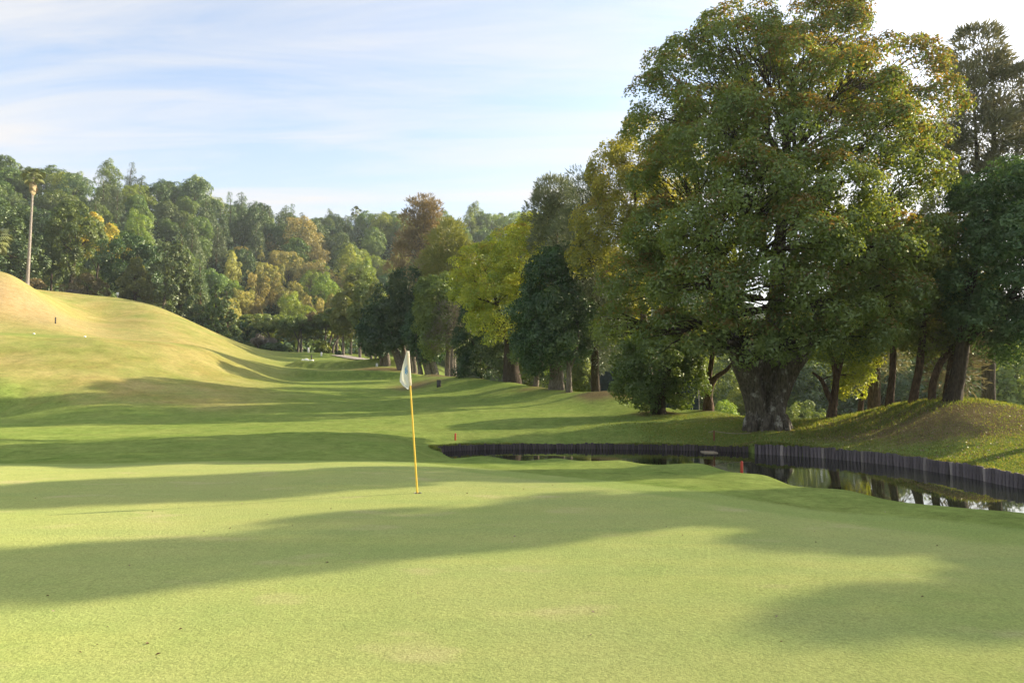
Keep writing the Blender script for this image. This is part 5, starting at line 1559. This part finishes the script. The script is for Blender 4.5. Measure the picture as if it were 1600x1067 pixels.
# dark blue netting screen seen between the trunks
def net():
    Y = 58.0
    pts = [at(930, 600, Y), at(985, 600, Y - 1), at(1040, 600, Y - 3), at(1092, 600, Y - 5)]
    root = empty('net_screen', (pts[1][0], pts[1][1], -.6)); tag(root, 'dark blue netting screen glimpsed between trunks beyond the ridge', 'net')
    o = np.array([pts[1][0], pts[1][1], -.6])
    L = smooth_line([p[:2] for p in pts], 10); V = []
    rng = np.random.default_rng(2)
    for q in L:
        for z in np.linspace(-2.2, 2.7, 7):
            V.append([q[0] - o[0] + .06 * rng.normal(), q[1] - o[1] + .10 * rng.normal(), z - o[2]])
    Q = [[7 * i + j, 7 * i + 7 + j, 7 * i + 8 + j, 7 * i + j + 1] for i in range(len(L) - 1) for j in range(6)]
    link('netting', mesh_np('netting', np.array(V), np.array(Q), None, MAT['net_blue'], True), root)
    for q in L[::6]:
        a = Acc(); a.tube(np.array([[q[0], q[1] + .2, -3.2], [q[0], q[1] + .2, 2.8]]) - o, [.06, .05], 8); link('post', a.mesh('post', MAT['dark_post']), root)
net()

# ------------------------------------------------------------------ the air
def haze():
    a = Acc(); a.box((0, 0, 0), (1450, 1450, 50))
    g = G('haze_air')
    v = g.n.new('ShaderNodeVolumePrincipled')
    v.inputs['Color'].default_value = (.80, .90, 1.0, 1)
    v.inputs['Density'].default_value = HAZE
    v.inputs['Anisotropy'].default_value = .25
    g.l.new(v.outputs[0], g.out.inputs['Volume'])
    o = link('haze', a.mesh('haze', g.m), None, (0, 0, 50 - 12))
    tag(o, 'thin pale air', None, None, 'stuff')
HAZE = .0003
haze()

# ------------------------------------------------------------------ longer grass on banks and crests, fallen leaves
MAT['blade'] = leaf_mat('blade', (.145, .200, .046), (.240, .275, .070), (.33, .27, .10), .45, (1.3, 1.2, .5), .02, 0)
def grass(n, boxes, hmin, hmax, seed, wid=.012):
    rng = np.random.default_rng(seed)
    X, Yv, H = [], [], []
    for (px0, px1, Y0, Y1, fr, hs) in boxes:
        m = int(n * fr)
        px = rng.uniform(px0, px1, m); Y = rng.uniform(Y0, Y1, m)
        X.append((px - 800) / F * Y); Yv.append(Y); H.append(rng.uniform(hmin, hmax, m) * hs)
    # a fringe hanging over the top of both plank walls
    for line in (FAR_WALL, NEAR_WALL):
        m = 7000; i = rng.integers(0, len(line) - 1, m); t = rng.random(m)[:, None]
        q = line[i] * (1 - t) + line[i + 1] * t
        dl = line[i + 1] - line[i]; nl = np.stack([-dl[:, 1], dl[:, 0]], -1) / (np.linalg.norm(dl, axis=1)[:, None] + 1e-9)
        q = q + nl * rng.uniform(.05, .26, m)[:, None]
        X.append(q[:, 0]); Yv.append(q[:, 1]); H.append(rng.uniform(.05, .13, m))
    x, y, h = map(np.concatenate, (X, Yv, H))
    sd = sdf_poly(x, y, POND); z = ground_z(x, y)
    pxx = 800 + F * x / y
    # thinner where the shade keeps the ground bare, and thinning out to the mown side
    bare = np.maximum(np.exp(-(((pxx - 1490) / 210) ** 2 + ((y - 24.0) / 3.0) ** 2)) * .96, np.exp(-(((pxx - 1330) / 90) ** 2 + ((y - 28.0) / 1.2) ** 2)) * .8)
    edge = (sd > -.4) & (sd < -.04)
    m = (sd < -.04) & (z > WATER_Z - .05) & (edge | (rng.random(len(x)) < sstep(820, 1220, pxx + 60 * vnoise(x, y, 3)) * (1 - bare)))
    x, y, h, z = x[m], y[m], h[m], z[m]; n = len(x)
    th = rng.uniform(0, 2 * math.pi, n); d = np.stack([np.cos(th), np.sin(th), np.zeros(n)], -1)
    P = np.stack([x, y, z - .005], -1); w = wid * rng.uniform(.7, 1.4, n)[:, None] * (.6 + y[:, None] / 30)
    lean = np.stack([rng.normal(0, .35, n), rng.normal(0, .35, n), np.ones(n)], -1)
    V = np.stack([P - d * w, P + d * w, P + lean * h[:, None]], 1).reshape(-1, 3)
    tone = np.repeat(rng.random(n), 3); tip = np.repeat((rng.random(n) < .18) * .8, 3)
    me = mesh_np('bank_grass', V, None, np.arange(3 * n).reshape(-1, 3), MAT['blade'], False, {'tone': tone, 'tip': tip})
    tag(link('bank_grass', me), 'short grass on the pond banks and mounds', None, None, 'stuff')
grass(170000, [(1150, 1700, 16.5, 24, .36, .8), (1000, 1700, 23, 31, .34, .9), (860, 1180, 26.5, 34, .10, .6), (1240, 1680, 25.5, 32, .12, 2.0)], .03, .07, 3)

def litter():
    rng = np.random.default_rng(8)
    n = 5200
    px = rng.uniform(1090, 1640, n); Y = rng.uniform(18.5, 31, n)
    k = rng.random(n) < np.clip(.25 + .75 * (px > 1230), 0, 1); px, Y = px[k], Y[k]
    x = (px - 800) / F * Y
    m = sdf_poly(x, Y, POND) < -.15; x, Y = x[m], Y[m]; n = len(x)
    P = np.stack([x, Y, ground_z(x, Y) + rng.uniform(.015, .05, n)], -1)
    N = unit(rng.normal(0, .45, (n, 3)) + np.array([0, 0, 1.0]))
    V = leaf_arrays(P, N, rng.uniform(.035, .08, n), rng, 'leaf')
    me = mesh_np('fallen_leaves', V, np.arange(len(V)).reshape(-1, 4), None, MAT['litter'], False, {'tone': np.repeat(rng.random(n) ** 2, 4), 'tip': np.zeros(4 * n)})
    tag(link('fallen_leaves', me), 'dry fallen leaves scattered over the right bank and mound', None, None, 'stuff')
MAT['litter'] = leaf_mat('litter', (.16, .085, .04), (.42, .33, .22), None, .15, (1.1, 1, .8), .12, 0)
litter()
def specks():
    rng = np.random.default_rng(18)
    n = 90
    Y = rng.uniform(4.2, 13, n); px = rng.uniform(0, 1600, n); x = (px - 800) / F * Y
    P = np.stack([x, Y, ground_z(x, Y) + .006], -1)
    V = leaf_arrays(P, unit(rng.normal(0, .3, (n, 3)) + np.array([0, 0, 1.0])), rng.uniform(.012, .035, n), rng, 'leaf')
    me = mesh_np('fallen_leaves', V, np.arange(4 * n).reshape(-1, 4), None, MAT['litter'], False, {'tone': np.repeat(rng.random(n) ** 2, 4), 'tip': np.zeros(4 * n)})
    tag(link('fallen_leaves', me), 'specks of leaf litter on the putting green', None, None, 'stuff')
specks()
